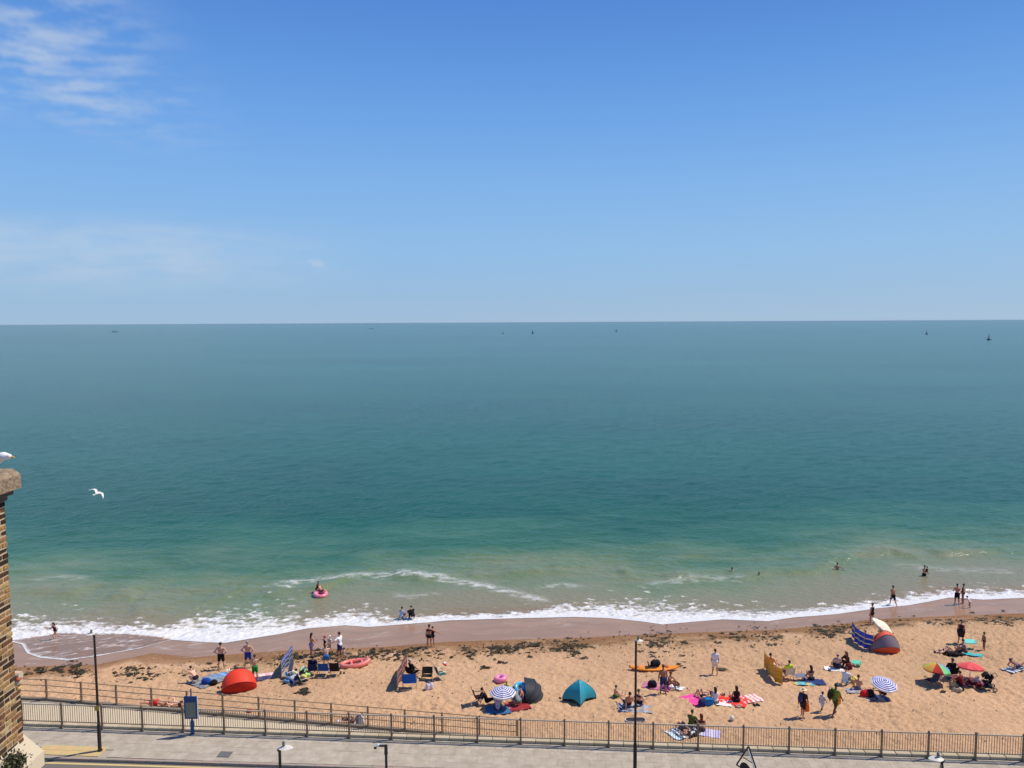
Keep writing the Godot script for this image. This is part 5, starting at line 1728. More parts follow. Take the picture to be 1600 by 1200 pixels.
func build_gulls() -> void:
	var white := mat("gull_white", srgb(226, 226, 224), 0.7)
	var grey := mat("gull_grey", srgb(140, 146, 156), 0.7)
	var yellow := mat("gull_bill", srgb(214, 172, 60), 0.5)
	var black := mat("gull_black", srgb(30, 30, 32), 0.6)
	var g := thing("standing_gull", "white gull with grey wings standing on the stone cap of the brick pier", "gull", Vector3(-6.66, 18.62, -9.72), 0)
	g.scale = Vector3(0.92, 0.84, 0.92)
	var b := MB.new()
	b.blob([[Vector3(-0.16, 0.2, 0), Vector3(0.06, 0.205, 0), 0.06, 0.085], [Vector3(0.06, 0.205, 0), Vector3(0.16, 0.24, 0), 0.075, 0.055], [Vector3(0.16, 0.24, 0), Vector3(0.235, 0.235, 0), 0.052, 0.042],
		[Vector3(-0.16, 0.2, 0), Vector3(-0.26, 0.2, 0), 0.045, 0.02]], 0.014, 0.04)
	var gull_body := obj("body", b, white, g)
	for s in [-1.0, 1.0]:
		var w := MB.new()
		w.blob([[Vector3(0.05, 0.235, s * 0.055), Vector3(-0.18, 0.225, s * 0.05), 0.05, 0.034], [Vector3(-0.18, 0.225, s * 0.05), Vector3(-0.3, 0.205, s * 0.02), 0.03, 0.01]], 0.014, 0.03)
		obj("folded_wing", w, grey, g)
		var l := MB.new()
		bar(l, Vector3(0.0, 0.14, s * 0.03), Vector3(0.01, 0.0, s * 0.035), 0.007, 5)
		l.face([Vector3(-0.01, 0.004, s * 0.035), Vector3(0.06, 0.004, s * 0.035 + 0.03), Vector3(0.06, 0.004, s * 0.035 - 0.03)])
		obj("leg", l, yellow, g)
		var e := MB.new()
		e.ball(T(Vector3(0.245, 0.25, s * 0.036)), Vector3.ONE * 0.006, 6)
		obj("eye", e, black, gull_body)
	var bl := MB.new()
	bl.tube([Vector3(0.265, 0.232, 0), Vector3(0.3, 0.225, 0), Vector3(0.325, 0.212, 0)], [0.016, 0.011, 0.004], 6)
	obj("bill", bl, yellow, gull_body)
	var tl := MB.new()
	tl.box(T(Vector3(-0.3, 0.195, 0), 0, 0, 4), Vector3(0.12, 0.015, 0.06), 0.006)
	obj("tail", tl, black, g)
	# one gull in flight over the shallows
	var f := thing("flying_gull", "white gull in flight with spread wings above the sea", "gull", Vector3(-31.36, 7.75, -57.16))
	f.rotation_degrees = Vector3(8, -20, -22)
	var fb := MB.new()
	fb.blob([[Vector3(0, 0, 0.22), Vector3(0, 0, -0.1), 0.03, 0.085], [Vector3(0, 0, -0.1), Vector3(0, 0.01, -0.25), 0.075, 0.05]], 0.02, 0.04)
	obj("body", fb, white, f)
	for s in [-1.0, 1.0]:
		var w := MB.new()
		var st := [[0.0, 0.0, 0.02, 0.2], [0.25, 0.13, -0.08, 0.2], [0.42, 0.15, -0.06, 0.17], [0.6, 0.06, 0.04, 0.11], [0.74, -0.02, 0.13, 0.03]]
		for i in 4:
			var p: Array = st[i]
			var q: Array = st[i + 1]
			for up in [0.012, -0.012]:
				var k := [Vector3(s * p[0], p[1] + up, p[2] - p[3] / 2), Vector3(s * q[0], q[1] + up, q[2] - q[3] / 2), Vector3(s * q[0], q[1] + up * 0.3, q[2] + q[3] / 2), Vector3(s * p[0], p[1] + up * 0.3, p[2] + p[3] / 2)]
				if (up > 0) == (s > 0): k.reverse()
				w.face(k)
		obj("wing", w, white, f)
	var ft := MB.new()
	ft.face([Vector3(0, 0, 0.18), Vector3(-0.09, 0, 0.36), Vector3(0.09, 0, 0.36)])
	obj("tail", ft, white, f)
	var fbl := MB.new()
	fbl.tube([Vector3(0, 0.0, -0.28), Vector3(0, -0.02, -0.36)], [0.015, 0.004], 6)
	obj("bill", fbl, yellow, f)

func build_boats() -> void:
	var dark := mat("hull_dark", srgb(66, 88, 100), 0.6)
	var s := thing("cargo_ship", "low dark ship far out at sea, toward the left below the horizon", "ship", Vector3(-1182.63, -4.00, -2295.98), 0)
	s.scale = Vector3(0.85, 0.7, 0.85)
	var h := MB.new()
	var half := 11.0
	h.face([Vector3(-half, 2.2, -2), Vector3(-half, 2.2, 2), Vector3(half * 0.8, 2.2, 2), Vector3(half, 2.4, 0), Vector3(half * 0.8, 2.2, -2)])
	h.face([Vector3(-half, -1, 2), Vector3(half * 0.75, -1, 2), Vector3(half * 0.8, 2.2, 2), Vector3(-half, 2.2, 2)])
	h.face([Vector3(half * 0.75, -1, 2), Vector3(half * 0.9, -1, 0), Vector3(half, 2.4, 0), Vector3(half * 0.8, 2.2, 2)])
	h.face([Vector3(half * 0.9, -1, 0), Vector3(half * 0.75, -1, -2), Vector3(half * 0.8, 2.2, -2), Vector3(half, 2.4, 0)])
	h.face([Vector3(half * 0.75, -1, -2), Vector3(-half, -1, -2), Vector3(-half, 2.2, -2), Vector3(half * 0.8, 2.2, -2)])
	h.face([Vector3(-half, -1, -2), Vector3(-half, -1, 2), Vector3(-half, 2.2, 2), Vector3(-half, 2.2, -2)])
	obj("hull", h, dark, s)
	var c := MB.new()
	c.box(T(Vector3(-7, 3.2, 0)), Vector3(3, 2, 2.6), 0.2)
	obj("wheelhouse", c, dark, s)
	var k := thing("cargo_ship", "faint grey ship just under the horizon, left of the middle", "ship", Vector3(-546.57, -4.00, -2994.91), 0)
	k.scale = Vector3(0.75, 0.55, 0.75)
	var h2 := MB.new()
	h2.box(T(Vector3(0, 0.8, 0)), Vector3(22, 3.2, 4), 0.6)
	obj("hull", h2, mat("hull_grey", srgb(96, 116, 128), 0.6), k)
	var c2 := MB.new()
	c2.box(T(Vector3(8, 3.4, 0)), Vector3(3, 2.4, 3), 0.3)
	obj("wheelhouse", c2, mat("hull_grey", srgb(96, 116, 128), 0.6), k)
	var y := thing("sailing_boat", "tiny dark sailing boat near the horizon in the middle", "boat", Vector3(43.91, -4.00, -1630.05), 0)
	y.scale = Vector3.ONE * 0.75
	var yh := MB.new()
	yh.blob([[Vector3(-2.5, 0.3, 0), Vector3(3, 0.5, 0), 0.8, 0.3]], 0.3, 0.1)
	obj("hull", yh, dark, y)
	var ys := MB.new()
	ys.face([Vector3(-1.8, 1, 0.02), Vector3(0.6, 1, 0.02), Vector3(0.6, 8, 0.02)])
	ys.face([Vector3(0.8, 1, -0.02), Vector3(2.6, 1, -0.02), Vector3(0.8, 7, -0.02)])
	obj("sail", ys, mat("sail_dark", srgb(60, 78, 88), 0.8), y)
	var ym := MB.new()
	bar(ym, Vector3(0.7, 0.3, 0), Vector3(0.7, 8.4, 0), 0.12, 6)
	obj("mast", ym, dark, y)
	var wb := thing("motor_boat", "tiny white boat near the horizon, left of the dark sailing boat", "boat", Vector3(-17.30, -4.00, -1650.52), 0)
	var wh := MB.new()
	wh.blob([[Vector3(-2.4, 0.5, 0), Vector3(2.6, 0.8, 0), 1.0, 0.5]], 0.3, 0.2)
	obj("hull", wh, mat("lamp_white", srgb(228, 224, 214), 0.4), wb)
	var wc := MB.new()
	wc.box(T(Vector3(-0.6, 1.9, 0)), Vector3(2.2, 1.3, 1.5), 0.2)
	obj("cabin", wc, mat("lamp_white", srgb(228, 224, 214), 0.4), wb)
	for q in [["dark channel buoy with a tall mast out at sea, nearest the right edge", Vector3(578.09, -4.00, -931.79), 1.0], ["smaller dark channel buoy farther out at sea, left of the tall one", Vector3(717.67, -4.00, -1330.58), 0.9], ["faint dark buoy far out near the horizon, right of the middle", Vector3(254.44, -4.00, -1872.60), 0.9]]:
		var bo := thing("channel_buoy", q[0], "buoy", q[1])
		var z: float = q[2]
		var bm := MB.new()
		bm.lathe(T(Vector3.ZERO), [Vector2(2.0 * z, -0.5), Vector2(2.4 * z, 0.6), Vector2(2.0 * z, 1.5), Vector2(0.7 * z, 1.9), Vector2(0, 1.9)], 14)
		obj("float", bm, dark, bo)
		var bt := MB.new()
		for i in 4: bar(bt, Vector3(cos(i * PI / 2) * 0.9 * z, 1.8, sin(i * PI / 2) * 0.9 * z), Vector3(0, 5.6 * z, 0), 0.16, 5)
		obj("tower", bt, dark, bo)
		var bl := MB.new()
		bl.lathe(T(Vector3(0, 5.5 * z, 0)), [Vector2(0.4, 0), Vector2(0.4, 0.8), Vector2(0, 1.5)], 8)
		obj("top_mark", bl, dark, bo)

# ------------------------------------------------------------------ who and what is on the beach
func left_groups() -> void:
	person("girl in a dark red swimsuit running through the wash at the far left", Vector3(-34.95, -3.54, -56.91), 150, 1.42, "run", [["swimsuit", 96, 34, 34]], {female = true, hair = "long", hair_col = "red"})
	person("bare backed man in black shorts, hands on hips, above the blue and grey blanket", Vector3(-19.26, -2.25, -48.99), 0, 1.78, "akimbo", [["shorts", 24, 24, 28]], {fat = 1.15, skin = 1})
	person("bare backed man in royal blue shorts, hands on hips, behind the red tent", Vector3(-17.60, -2.29, -49.32), 0, 1.78, "akimbo", [["shorts", 40, 56, 140]], {fat = 1.12, hair = "short", hair_col = "grey", skin = 1})
	person("person in bright green shorts standing just behind the red tent", Vector3(-16.37, -2.07, -47.04), 20, 1.6, "hold", [["shorts", 34, 140, 62]], {skin = 1, hair = "short"})
	fan_tent("red and orange pop-up beach tent with its rounded back to the promenade", Vector3(-17.80, -1.92, -45.15), Vector3(-15.94, -1.99, -46.01), 1.0, [[-10, 1.25], [42, 1.0], [88, 0.5]], [["top_panel", 224, 62, 36], ["back_panel", 176, 28, 20]], [150, 28, 20])
	towel("grey patterned blanket spread left of the red tent", Vector3(-19.30, -2.07, -46.97), -32, Vector2(1.7, 2.1), [[128, 132, 134], [104, 114, 124], [146, 146, 142]], "blanket", "blanket", 14)
	towel("bright blue towel on the upper corner of the grey blanket", Vector3(-18.99, -2.13, -47.72), -32, Vector2(0.75, 1.2), [[72, 136, 208], [128, 178, 226]], "towel", "towel", 5)
	person("sunbather sitting curled on the left edge of the grey blanket", Vector3(-19.94, -2.03, -46.56), 60, 1.66, "kneel", [["briefs", 40, 40, 48]], {skin = 0, hair_col = "brown", female = true})
	soft_bag("round royal blue bag on the grey blanket", Vector3(-19.26, -2.02, -46.45), 0, Vector3(0.5, 0.36, 0.42), [34, 68, 150], "round_bag", "bag", false)
	soft_bag("black bag beside the round blue one on the grey blanket", Vector3(-18.73, -2.01, -46.34), 20, Vector3(0.42, 0.26, 0.34), [28, 26, 30])
	heap("white crumpled cloth on the sand between the man in black shorts and the red tent", Vector3(-18.66, -2.22, -48.63), Vector3(0.5, 0.16, 0.4), [[224, 218, 208], [206, 196, 184]], "clothes_pile", "clothes", 3)
	heap("small cream cloth bundle at the left side of the red tent", Vector3(-18.29, -2.08, -47.17), Vector3(0.34, 0.2, 0.3), [[226, 208, 174]], "clothes_pile", "clothes", 4)
	flip_flops("black sandals left in the sand in front of the grey blanket", Vector3(-18.14, -1.97, -45.83), 40, [32, 28, 28])
	towel("navy towel on the sand to the right of the red tent", Vector3(-16.03, -2.09, -47.25), -60, Vector2(0.6, 1.1), [[58, 56, 92], [74, 70, 104]], "towel", "towel", 4)
	towel("pale pink towel beside the navy one, right of the red tent", Vector3(-16.12, -2.15, -47.91), -70, Vector2(0.5, 1.2), [[228, 176, 178], [236, 214, 212]], "towel", "towel", 4)
	person("sunbather in red trunks lying on the sand behind the handrail", Vector3(-20.87, -1.78, -43.26), -100, 1.72, "lie_front", [["shorts", 206, 40, 44]], {skin = 1})
	person("dark haired sunbather lying on the sand left of the blue bus stop", Vector3(-19.37, -1.77, -43.08), 88, 1.66, "lie_front", [["briefs", 48, 40, 44]], {skin = 0})
	heap("small red bundle on the sand beyond the handrail, right of the bus stop", Vector3(-15.27, -1.75, -42.55), Vector3(0.4, 0.14, 0.3), [[196, 52, 50], [150, 60, 60]], "clothes_pile", "clothes", 6)
	# windbreak seen from its end, with a heap of gear and chairs
	windbreak("blue, green and white striped windbreak seen nearly end on, beside a heap of gear", [Vector3(-14.80, -2.10, -47.35), Vector3(-14.99, -2.22, -48.69), Vector3(-14.98, -2.32, -49.65), Vector3(-15.09, -2.44, -50.80)], 0.98, [[0.2, 36, 62, 140], [0.03, 200, 206, 216], [0.26, 24, 70, 58], [0.03, 200, 206, 216], [0.26, 40, 66, 146], [0.03, 200, 206, 216], [0.2, 82, 104, 172]])
	heap("heap of bags, towels and clothes beside the end of the blue striped windbreak", Vector3(-13.82, -2.07, -46.91), Vector3(1.3, 0.95, 0.8), [[30, 30, 36], [226, 208, 120], [46, 62, 132], [214, 226, 208], [38, 40, 48], [190, 196, 204], [60, 44, 44], [90, 140, 190], [170, 210, 120]], "gear_heap", "clothes", 8)
	swim_ring("light green inflatable ball ring on top of the heap of gear", Vector3(-13.52, -2.14, -47.77) + Vector3(0, 0.25, 0), 0.26, 0.12, Vector2(40, 10), [[150, 218, 132], [206, 234, 196]])
	camp_chair("folded grey and white beach chair leaning at the left of the gear heap", Vector3(-14.47, -2.10, -47.34), 130, [150, 158, 152], 0.28, 0.72, 0.5, [200, 200, 198])
	camp_chair("low dark beach chair with a pale frame lying at the right of the gear heap", Vector3(-13.18, -2.03, -46.49), -50, [40, 36, 40], 0.2, 0.5, 0.5, [190, 184, 174])
	person("woman with long dark hair in a patterned swimsuit bottom standing at the wet sand's edge", Vector3(-13.92, -2.50, -51.31), -50, 1.66, "hold", [["shorts", 150, 130, 150]], {female = true, hair = "long", skin = 2})
	person("child in a dark wetsuit stretching an arm towards the woman with long hair", Vector3(-13.23, -2.61, -52.27), 130, 1.16, "arms_out", [["swimsuit", 34, 34, 60], ["shorts", 120, 44, 48]], {hair_col = "red", hat = ["cap", 170, 60, 52]})
	person("child in white with a white sun hat standing beside the wetsuit child", Vector3(-12.90, -2.62, -52.41), 150, 1.14, "stand", [["long_tee", 226, 222, 208], ["shorts", 214, 210, 200]], {hat = ["cap", 232, 230, 222]})
	person("man in a white shirt and navy shorts standing at the seaweed line", Vector3(-11.93, -2.47, -51.13), 70, 1.76, "reach_left", [["tee", 230, 230, 232], ["shorts", 42, 50, 96]], {skin = 2})
	person("toddler in a pale top standing just right of the man in the white shirt", Vector3(-11.45, -2.38, -50.34), 120, 0.92, "stand", [["vest", 206, 206, 196]], {skin = 2})
	person("man with a bare sunburnt back and blue shorts standing behind the blue chair", Vector3(-12.34, -2.25, -49.00), 10, 1.62, "stoop", [["shorts", 52, 104, 172]], {skin = 0, t = 16, hair_col = "fair"})
	camp_chair("navy folding chair with a sitter, left of the other two chairs in the group", Vector3(-12.96, -2.16, -47.98), 10, [36, 44, 92], 0.36, 0.5)
	person("person in navy slumped in the left navy folding chair", Vector3(-12.99, -2.17, -48.09), 12, 1.68, "chair", [["tee", 34, 38, 70], ["shorts", 40, 40, 52]], {at_height = 0.36, hair_col = "dark", skin = 2})
	camp_chair("royal blue folding chair in the middle of the three, with a round grey frame", Vector3(-12.19, -2.15, -47.86), 0, [40, 80, 160], 0.4, 0.56, 0.66, [150, 154, 158])
	camp_chair("black square backed folding chair at the right end of the three", Vector3(-11.48, -2.15, -47.85), 0, [34, 30, 28], 0.38, 0.62, 0.6)
	flip_flops("dark shoes dropped right of the black folding chair", Vector3(-11.10, -2.18, -48.18), 10, [60, 50, 44])
	dinghy("coral pink inflatable dinghy on the sand right of the chair group", Vector3(-10.56, -2.31, -49.57), 17)
	person("woman in a black swimsuit with her arm round a teenager, on the wet sand", Vector3(-5.99, -2.69, -53.11), 4, 1.68, "embrace", [["briefs", 34, 30, 38], ["top", 34, 30, 38]], {female = true, skin = 2, fat = 1.08, hair = "bun"})
	person("teenager in a dark swimsuit reaching an arm to the right beside the woman in black", Vector3(-5.80, -2.74, -53.56), -20, 1.42, "reach_right", [["swimsuit", 54, 34, 40]], {female = true, skin = 2, hair_col = "brown"})
	# blue chair group in the middle left
	windbreak("dark maroon windbreak seen end on, left of the tall blue chair", [Vector3(-7.10, -1.95, -45.34), Vector3(-7.06, -2.07, -46.94), Vector3(-6.99, -2.23, -48.81)], 1.05, [[0.2, 96, 52, 56], [0.06, 190, 110, 80], [0.2, 70, 50, 72], [0.06, 190, 110, 80], [0.2, 96, 52, 56]])
	camp_chair("tall bright blue folding chair seen from behind, beside the maroon windbreak", Vector3(-6.41, -1.98, -45.72), 4, [24, 92, 196], 0.42, 0.66, 0.82, [40, 60, 110])
	camp_chair("black folding chair behind the tall blue chair, its sitter's legs stretched out", Vector3(-6.48, -2.12, -47.46), -30, [34, 32, 36], 0.34, 0.5, 0.6)
	person("person in black with a pale hat reclining behind the tall blue chair", Vector3(-6.44, -2.12, -47.46), -50, 1.72, "chair_legs", [["tee", 28, 28, 32], ["shorts", 36, 34, 38]], {at_height = 0.32, hat = ["cap", 176, 184, 178], skin = 1})
	camp_chair("low black folding chair, empty, between the blue chair and the teal chair", Vector3(-5.49, -2.08, -47.03), 180, [34, 34, 30], 0.28, 0.36, 0.66, [170, 168, 150])
	camp_chair("teal folding chair with a red cloth over its back, farthest right of its group", Vector3(-4.61, -2.09, -47.12), -60, [28, 96, 92], 0.38, 0.56, 0.56, [196, 196, 194])
	heap("red and white cloth hung over the teal folding chair", Vector3(-4.60, -2.12, -47.44) + Vector3(0.2, 0.78, -0.1), Vector3(0.3, 0.2, 0.24), [[208, 60, 64], [226, 220, 216]], "clothes_pile", "clothes", 10)
	soft_bag("white and purple striped beach bag on the sand before the low black chair", Vector3(-5.17, -1.97, -45.52), 30, Vector3(0.5, 0.4, 0.26), [206, 200, 214])
	# the group below the path
	towel("pale blue towel on the sand at the foot of the sloping path", Vector3(-9.13, -1.66, -40.85), 80, Vector2(0.8, 1.5), [[196, 214, 230], [150, 178, 206], [224, 230, 236]], "towel", "towel", 7)
	person("sunbather half hidden by the railing, propped up on the pale blue towel", Vector3(-8.93, -1.66, -40.77), 80, 1.64, "prop", [["briefs", 92, 34, 44], ["top", 92, 34, 44]], {female = true, skin = 1, hair_col = "brown"})
	fan_tent("small grey and white beach shelter behind the railing at the foot of the path", Vector3(-8.67, -1.64, -40.55), Vector3(-8.22, -1.64, -40.54), 1.0, [[-30, 0.7], [12, 0.8], [60, 0.55]], [["top_panel", 214, 216, 224], ["back_panel", 104, 106, 116]], [70, 70, 80])
	heap("dark clothes beside the grey beach shelter", Vector3(-9.30, -1.69, -41.31), Vector3(0.4, 0.3, 0.3), [[26, 26, 28], [40, 36, 40]], "clothes_pile", "clothes", 12)

func middle_groups() -> void:
	swim_ring("pink doughnut swim ring with a cream underside on the sand above the striped parasol", Vector3(-0.82, -2.06, -46.77), 0.44, 0.16, Vector2(0, 8), [[232, 134, 176], [236, 142, 182]])
	parasol("blue and white ring striped parasol beside the black tent, in the middle", Vector3(-0.61, -1.80, -42.87), 0.76, 1.22, [[236, 236, 240], [52, 66, 150]], "rings", Vector2(3, 0), 0.26)
	swim_ring("bright blue swim ring leaning between the striped parasol and the black tent", Vector3(0.40, -1.89, -44.35) + Vector3(0, 0.42, 0), 0.42, 0.14, Vector2(24, 0), [[64, 176, 226], [80, 186, 232]])
	fan_tent("black pop-up beach tent with its rounded back to the right", Vector3(0.77, -1.83, -43.37), Vector3(0.70, -1.99, -45.75), 1.0, [[-4, 1.02], [34, 1.05], [62, 1.05], [88, 1.05]], [["top_panel", 40, 44, 52], ["middle_panel", 46, 50, 58], ["back_panel", 52, 56, 62]], [22, 22, 26])
	towel("blue blanket under the front edge of the striped parasol", Vector3(-0.87, -1.78, -42.54), 5, Vector2(1.45, 1.05), [[52, 98, 140], [64, 112, 152]], "blanket", "blanket", 6)
	towel("dark red blanket in front of the black tent", Vector3(0.24, -1.82, -43.12), 20, Vector2(1.3, 1.3), [[140, 34, 42], [152, 44, 50]], "blanket", "blanket", 5)
	person("person in a pale lilac shirt sitting on the blue blanket under the striped parasol", Vector3(-0.90, -1.77, -42.38), 0, 1.52, "sit", [["tee", 172, 166, 190], ["shorts", 40, 44, 72]], {hair_col = "dark", t = 26})
	person("woman in grey shorts and vest kneeling on the red blanket by the black tent", Vector3(0.28, -1.81, -43.04), 40, 1.64, "kneel", [["shorts", 112, 126, 134], ["vest", 128, 140, 146]], {female = true, skin = 0, hair = "bun", hair_col = "brown"})
	person("bare shouldered person sitting just inside the black tent on the red blanket", Vector3(0.55, -1.85, -43.63), 110, 1.6, "sit", [["shorts", 70, 50, 90]], {skin = 1})
	person("child in a yellow and green top behind the striped parasol", Vector3(-0.37, -1.94, -45.09), 150, 1.1, "sit", [["tee", 178, 190, 92], ["shorts", 50, 60, 54]], {hair_col = "fair"})
	heap("dark bag and orange cloth behind the blue swim ring", Vector3(-0.02, -1.94, -44.99), Vector3(0.6, 0.34, 0.4), [[34, 34, 40], [222, 132, 70], [60, 48, 66]], "clothes_pile", "clothes", 14)
	camp_chair("black folding chair with a pink towel over it, left of the striped parasol", Vector3(-2.05, -1.83, -43.48), -70, [44, 28, 34], 0.4, 0.56, 0.5, [36, 32, 36])
	person("person in black reclining left of the striped parasol", Vector3(-1.55, -1.82, -43.30), -80, 1.7, "sit_back", [["tee", 24, 24, 26], ["trousers", 30, 30, 32]], {hair_col = "dark", skin = 1})
	pyramid_tent("teal four sided pop-up beach tent standing alone in the middle of the sand", [Vector3(2.90, -1.86, -43.79), Vector3(3.89, -1.82, -43.01), Vector3(4.90, -1.88, -44.04), Vector3(3.90, -1.93, -44.87)], 1.25, [42, 148, 166], [22, 44, 56])
	heap("small dark stones bag at the left corner of the teal tent", Vector3(2.76, -1.87, -43.97), Vector3(0.2, 0.12, 0.2), [[60, 48, 40]], "peg_bag", "bag", 16)
	kayak("orange sit-on kayak lying on the sand right of the tall lamp post", Vector3(9.18, -2.20, -48.47), 0)
	soft_bag("black rucksack lying on the orange kayak", Vector3(9.29, -2.21, -48.58) + Vector3(0, 0.26, 0), 10, Vector3(0.62, 0.34, 0.4), [36, 34, 40], "rucksack", "bag")
	person("man in navy shorts standing in front of the orange kayak, seen from behind", Vector3(9.03, -1.93, -44.73), 10, 1.74, "stand", [["shorts", 40, 54, 100]], {skin = 3, fat = 1.1, hair_col = "brown"})
	person("person sitting on the pink towel behind the man in navy shorts", Vector3(9.53, -1.99, -45.67), -120, 1.62, "sit", [["briefs", 110, 46, 58], ["top", 110, 46, 58]], {female = true, skin = 3, hair_col = "red"})
	towel("pink and purple towel behind the man in navy shorts", Vector3(8.84, -2.00, -45.77), 70, Vector2(1.0, 1.7), [[168, 84, 130], [120, 70, 128], [190, 110, 140]], "towel", "towel", 6)
	soft_bag("black and white bag on the left end of the pink and purple towel", Vector3(8.55, -1.99, -45.68), 0, Vector3(0.52, 0.42, 0.36), [34, 32, 44])
	towel("white towel with a dark bag on it, right of the man in navy shorts", Vector3(10.02, -1.99, -45.57), 60, Vector2(0.55, 0.9), [[224, 226, 230]])
	soft_bag("small navy bag on the white towel", Vector3(10.12, -2.01, -45.85), 0, Vector3(0.3, 0.24, 0.22), [48, 52, 76])
	person("boy in green shorts sitting on the sand left of the lamp post", Vector3(6.06, -1.89, -44.21), -60, 1.3, "sit_legs", [["shorts", 66, 112, 60]], {skin = 1})
	person("man with a bare back sitting on the grey blanket left of the lamp post", Vector3(6.62, -1.81, -42.82), 12, 1.76, "sit_back", [["shorts", 36, 38, 52]], {skin = 2})
	person("woman in a dark bikini sitting on the grey blanket right behind the lamp post", Vector3(7.31, -1.82, -42.99), -40, 1.66, "sit_side", [["briefs", 40, 36, 48], ["top", 40, 36, 48]], {female = true, skin = 1, hair = "bun", hair_col = "brown"})
	towel("pale grey blanket under the couple by the lamp post", Vector3(7.01, -1.81, -42.74), 84, Vector2(1.1, 2.0), [[150, 150, 160], [172, 172, 180], [134, 136, 150]], "blanket", "blanket", 9)
	flip_flops("dark shoes at the left end of the pale grey blanket", Vector3(6.26, -1.80, -42.66), 30, [52, 40, 38])
	bodyboard("dark grey bodyboard with a white rim lying behind the lamp post", Vector3(6.80, -1.72, -41.22), 2, [38, 38, 40], [226, 224, 218], Vector2(1.15, 0.42))
	person("woman in a white shirt and pale shorts standing alone near the middle of the sand", Vector3(12.94, -2.14, -47.66), -10, 1.62, "stand", [["tee", 224, 222, 226], ["shorts", 224, 206, 188]], {female = true, skin = 2})
	# pink and red towels
	towel("bright pink towel at the left of the sunbathing friends", Vector3(10.72, -1.87, -43.73), 30, Vector2(1.0, 1.6), [[226, 70, 150]])
	person("sunbather lying on the bright pink towel with legs toward the sea", Vector3(11.26, -1.89, -44.08), 20, 1.66, "lie_knees", [["briefs", 40, 44, 60], ["top", 40, 44, 60]], {female = true, skin = 1})
	soft_bag("navy blue bag in front of the pink towel", Vector3(10.97, -1.83, -43.04), 10, Vector3(0.44, 0.4, 0.34), [44, 54, 96])
	cool_box("bright blue cool bag between the pink towel and the dark haired woman in white", Vector3(11.39, -1.84, -43.21), 4, Vector3(0.46, 0.4, 0.34), [36, 128, 196])
	person("woman with a dark ponytail in a white top, sitting between pink and red towels", Vector3(11.84, -1.85, -43.38), 0, 1.66, "sit_legs", [["vest", 226, 212, 214], ["shorts", 26, 24, 28]], {female = true, skin = 0, hair = "long"})
	towel("white towel under the woman with the dark ponytail", Vector3(12.05, -1.86, -43.46), 70, Vector2(0.8, 1.5), [[230, 222, 218]])
	towel("bright red towel in the middle of the sunbathing friends", Vector3(12.88, -1.87, -43.71), 60, Vector2(1.2, 1.8), [[222, 58, 44]])
	person("woman with very long dark hair in black sitting on the bright red towel", Vector3(13.13, -1.86, -43.54), 0, 1.66, "sit_legs", [["vest", 40, 26, 30], ["shorts", 40, 26, 30]], {female = true, skin = 2, hair = "long"})
	towel("red and white striped towel right of the bright red one", Vector3(13.91, -1.89, -43.88), -72, Vector2(1.0, 1.7), [[232, 220, 212], [206, 70, 62]], "towel", "towel", 12)
	flip_flops("black sandals at the end of the red and white striped towel", Vector3(14.12, -1.84, -43.10), 20, [26, 22, 22])
	flip_flops("pale flip flops in front of the bright red towel", Vector3(13.06, -1.83, -42.94), 60, [190, 180, 168])
	person("person lying on a white towel behind the woman with the dark ponytail", Vector3(11.88, -1.92, -44.52), 80, 1.6, "lie_back", [["briefs", 60, 40, 44]], {skin = 0})
	var ball := thing("beach_ball", "small white ball lying alone on the sand", "ball", Vector3(12.19, -1.73, -41.19))
	for k in 6:
		var m := MB.new()
		for j in 6:
			var a0 := TAU * k / 6.0
			var a1 := TAU * (k + 1) / 6.0
			for i in 3:
				var b0 := lerpf(a0, a1, i / 3.0)
				var b1 := lerpf(a0, a1, (i + 1) / 3.0)
				var l0 := -PI / 2 + PI * j / 6.0
				var l1 := -PI / 2 + PI * (j + 1) / 6.0
				var f := func(b, l): return Vector3(cos(b) * cos(l), sin(l) + 1.0, -sin(b) * cos(l)) * 0.14
				m.face([f.call(b0, l0), f.call(b1, l0), f.call(b1, l1), f.call(b0, l1)])
		obj("gore", m, mat("ball_%d" % (k % 2), srgb(222 - 16 * (k % 2), 216 - 16 * (k % 2), 204 - 20 * (k % 2)), 0.4), ball)
	# just behind the railing
	towel("blue and white patterned towel seen through the railing", Vector3(9.25, -1.65, -39.87), -62, Vector2(1.1, 1.9), [[196, 222, 236], [62, 98, 128], [222, 234, 240], [70, 110, 140]], "towel", "towel", 8)
	towel("lilac towel seen through the railing, under the woman with brown hair", Vector3(10.30, -1.65, -39.79), 70, Vector2(0.9, 1.6), [[186, 178, 214], [206, 202, 226]], "towel", "towel", 6)
	person("woman with long brown hair sitting on the lilac towel behind the railing", Vector3(10.17, -1.66, -39.94), 0, 1.68, "sit_legs", [["top", 70, 44, 46], ["briefs", 50, 34, 40]], {female = true, skin = 2, hair = "long", hair_col = "red"})
	person("person in a green top sitting behind the railing left of the woman with brown hair", Vector3(9.66, -1.67, -40.16), -30, 1.62, "sit", [["tee", 92, 108, 52], ["shorts", 38, 46, 44]], {skin = 1})
	person("person in dark shorts lying on the blue and white towel behind the railing", Vector3(9.20, -1.66, -39.94), 20, 1.66, "lie_knees", [["shorts", 42, 54, 72]], {skin = 2})
	heap("black and white clothes in front of the blue and white towel, behind the railing", Vector3(9.50, -1.63, -39.44), Vector3(0.7, 0.26, 0.4), [[26, 28, 32], [216, 216, 218], [40, 42, 48]], "clothes_pile", "clothes", 18)
	flip_flops("brown shoes by the blue and white towel behind the railing", Vector3(8.85, -1.63, -39.45), 10, [88, 60, 44])

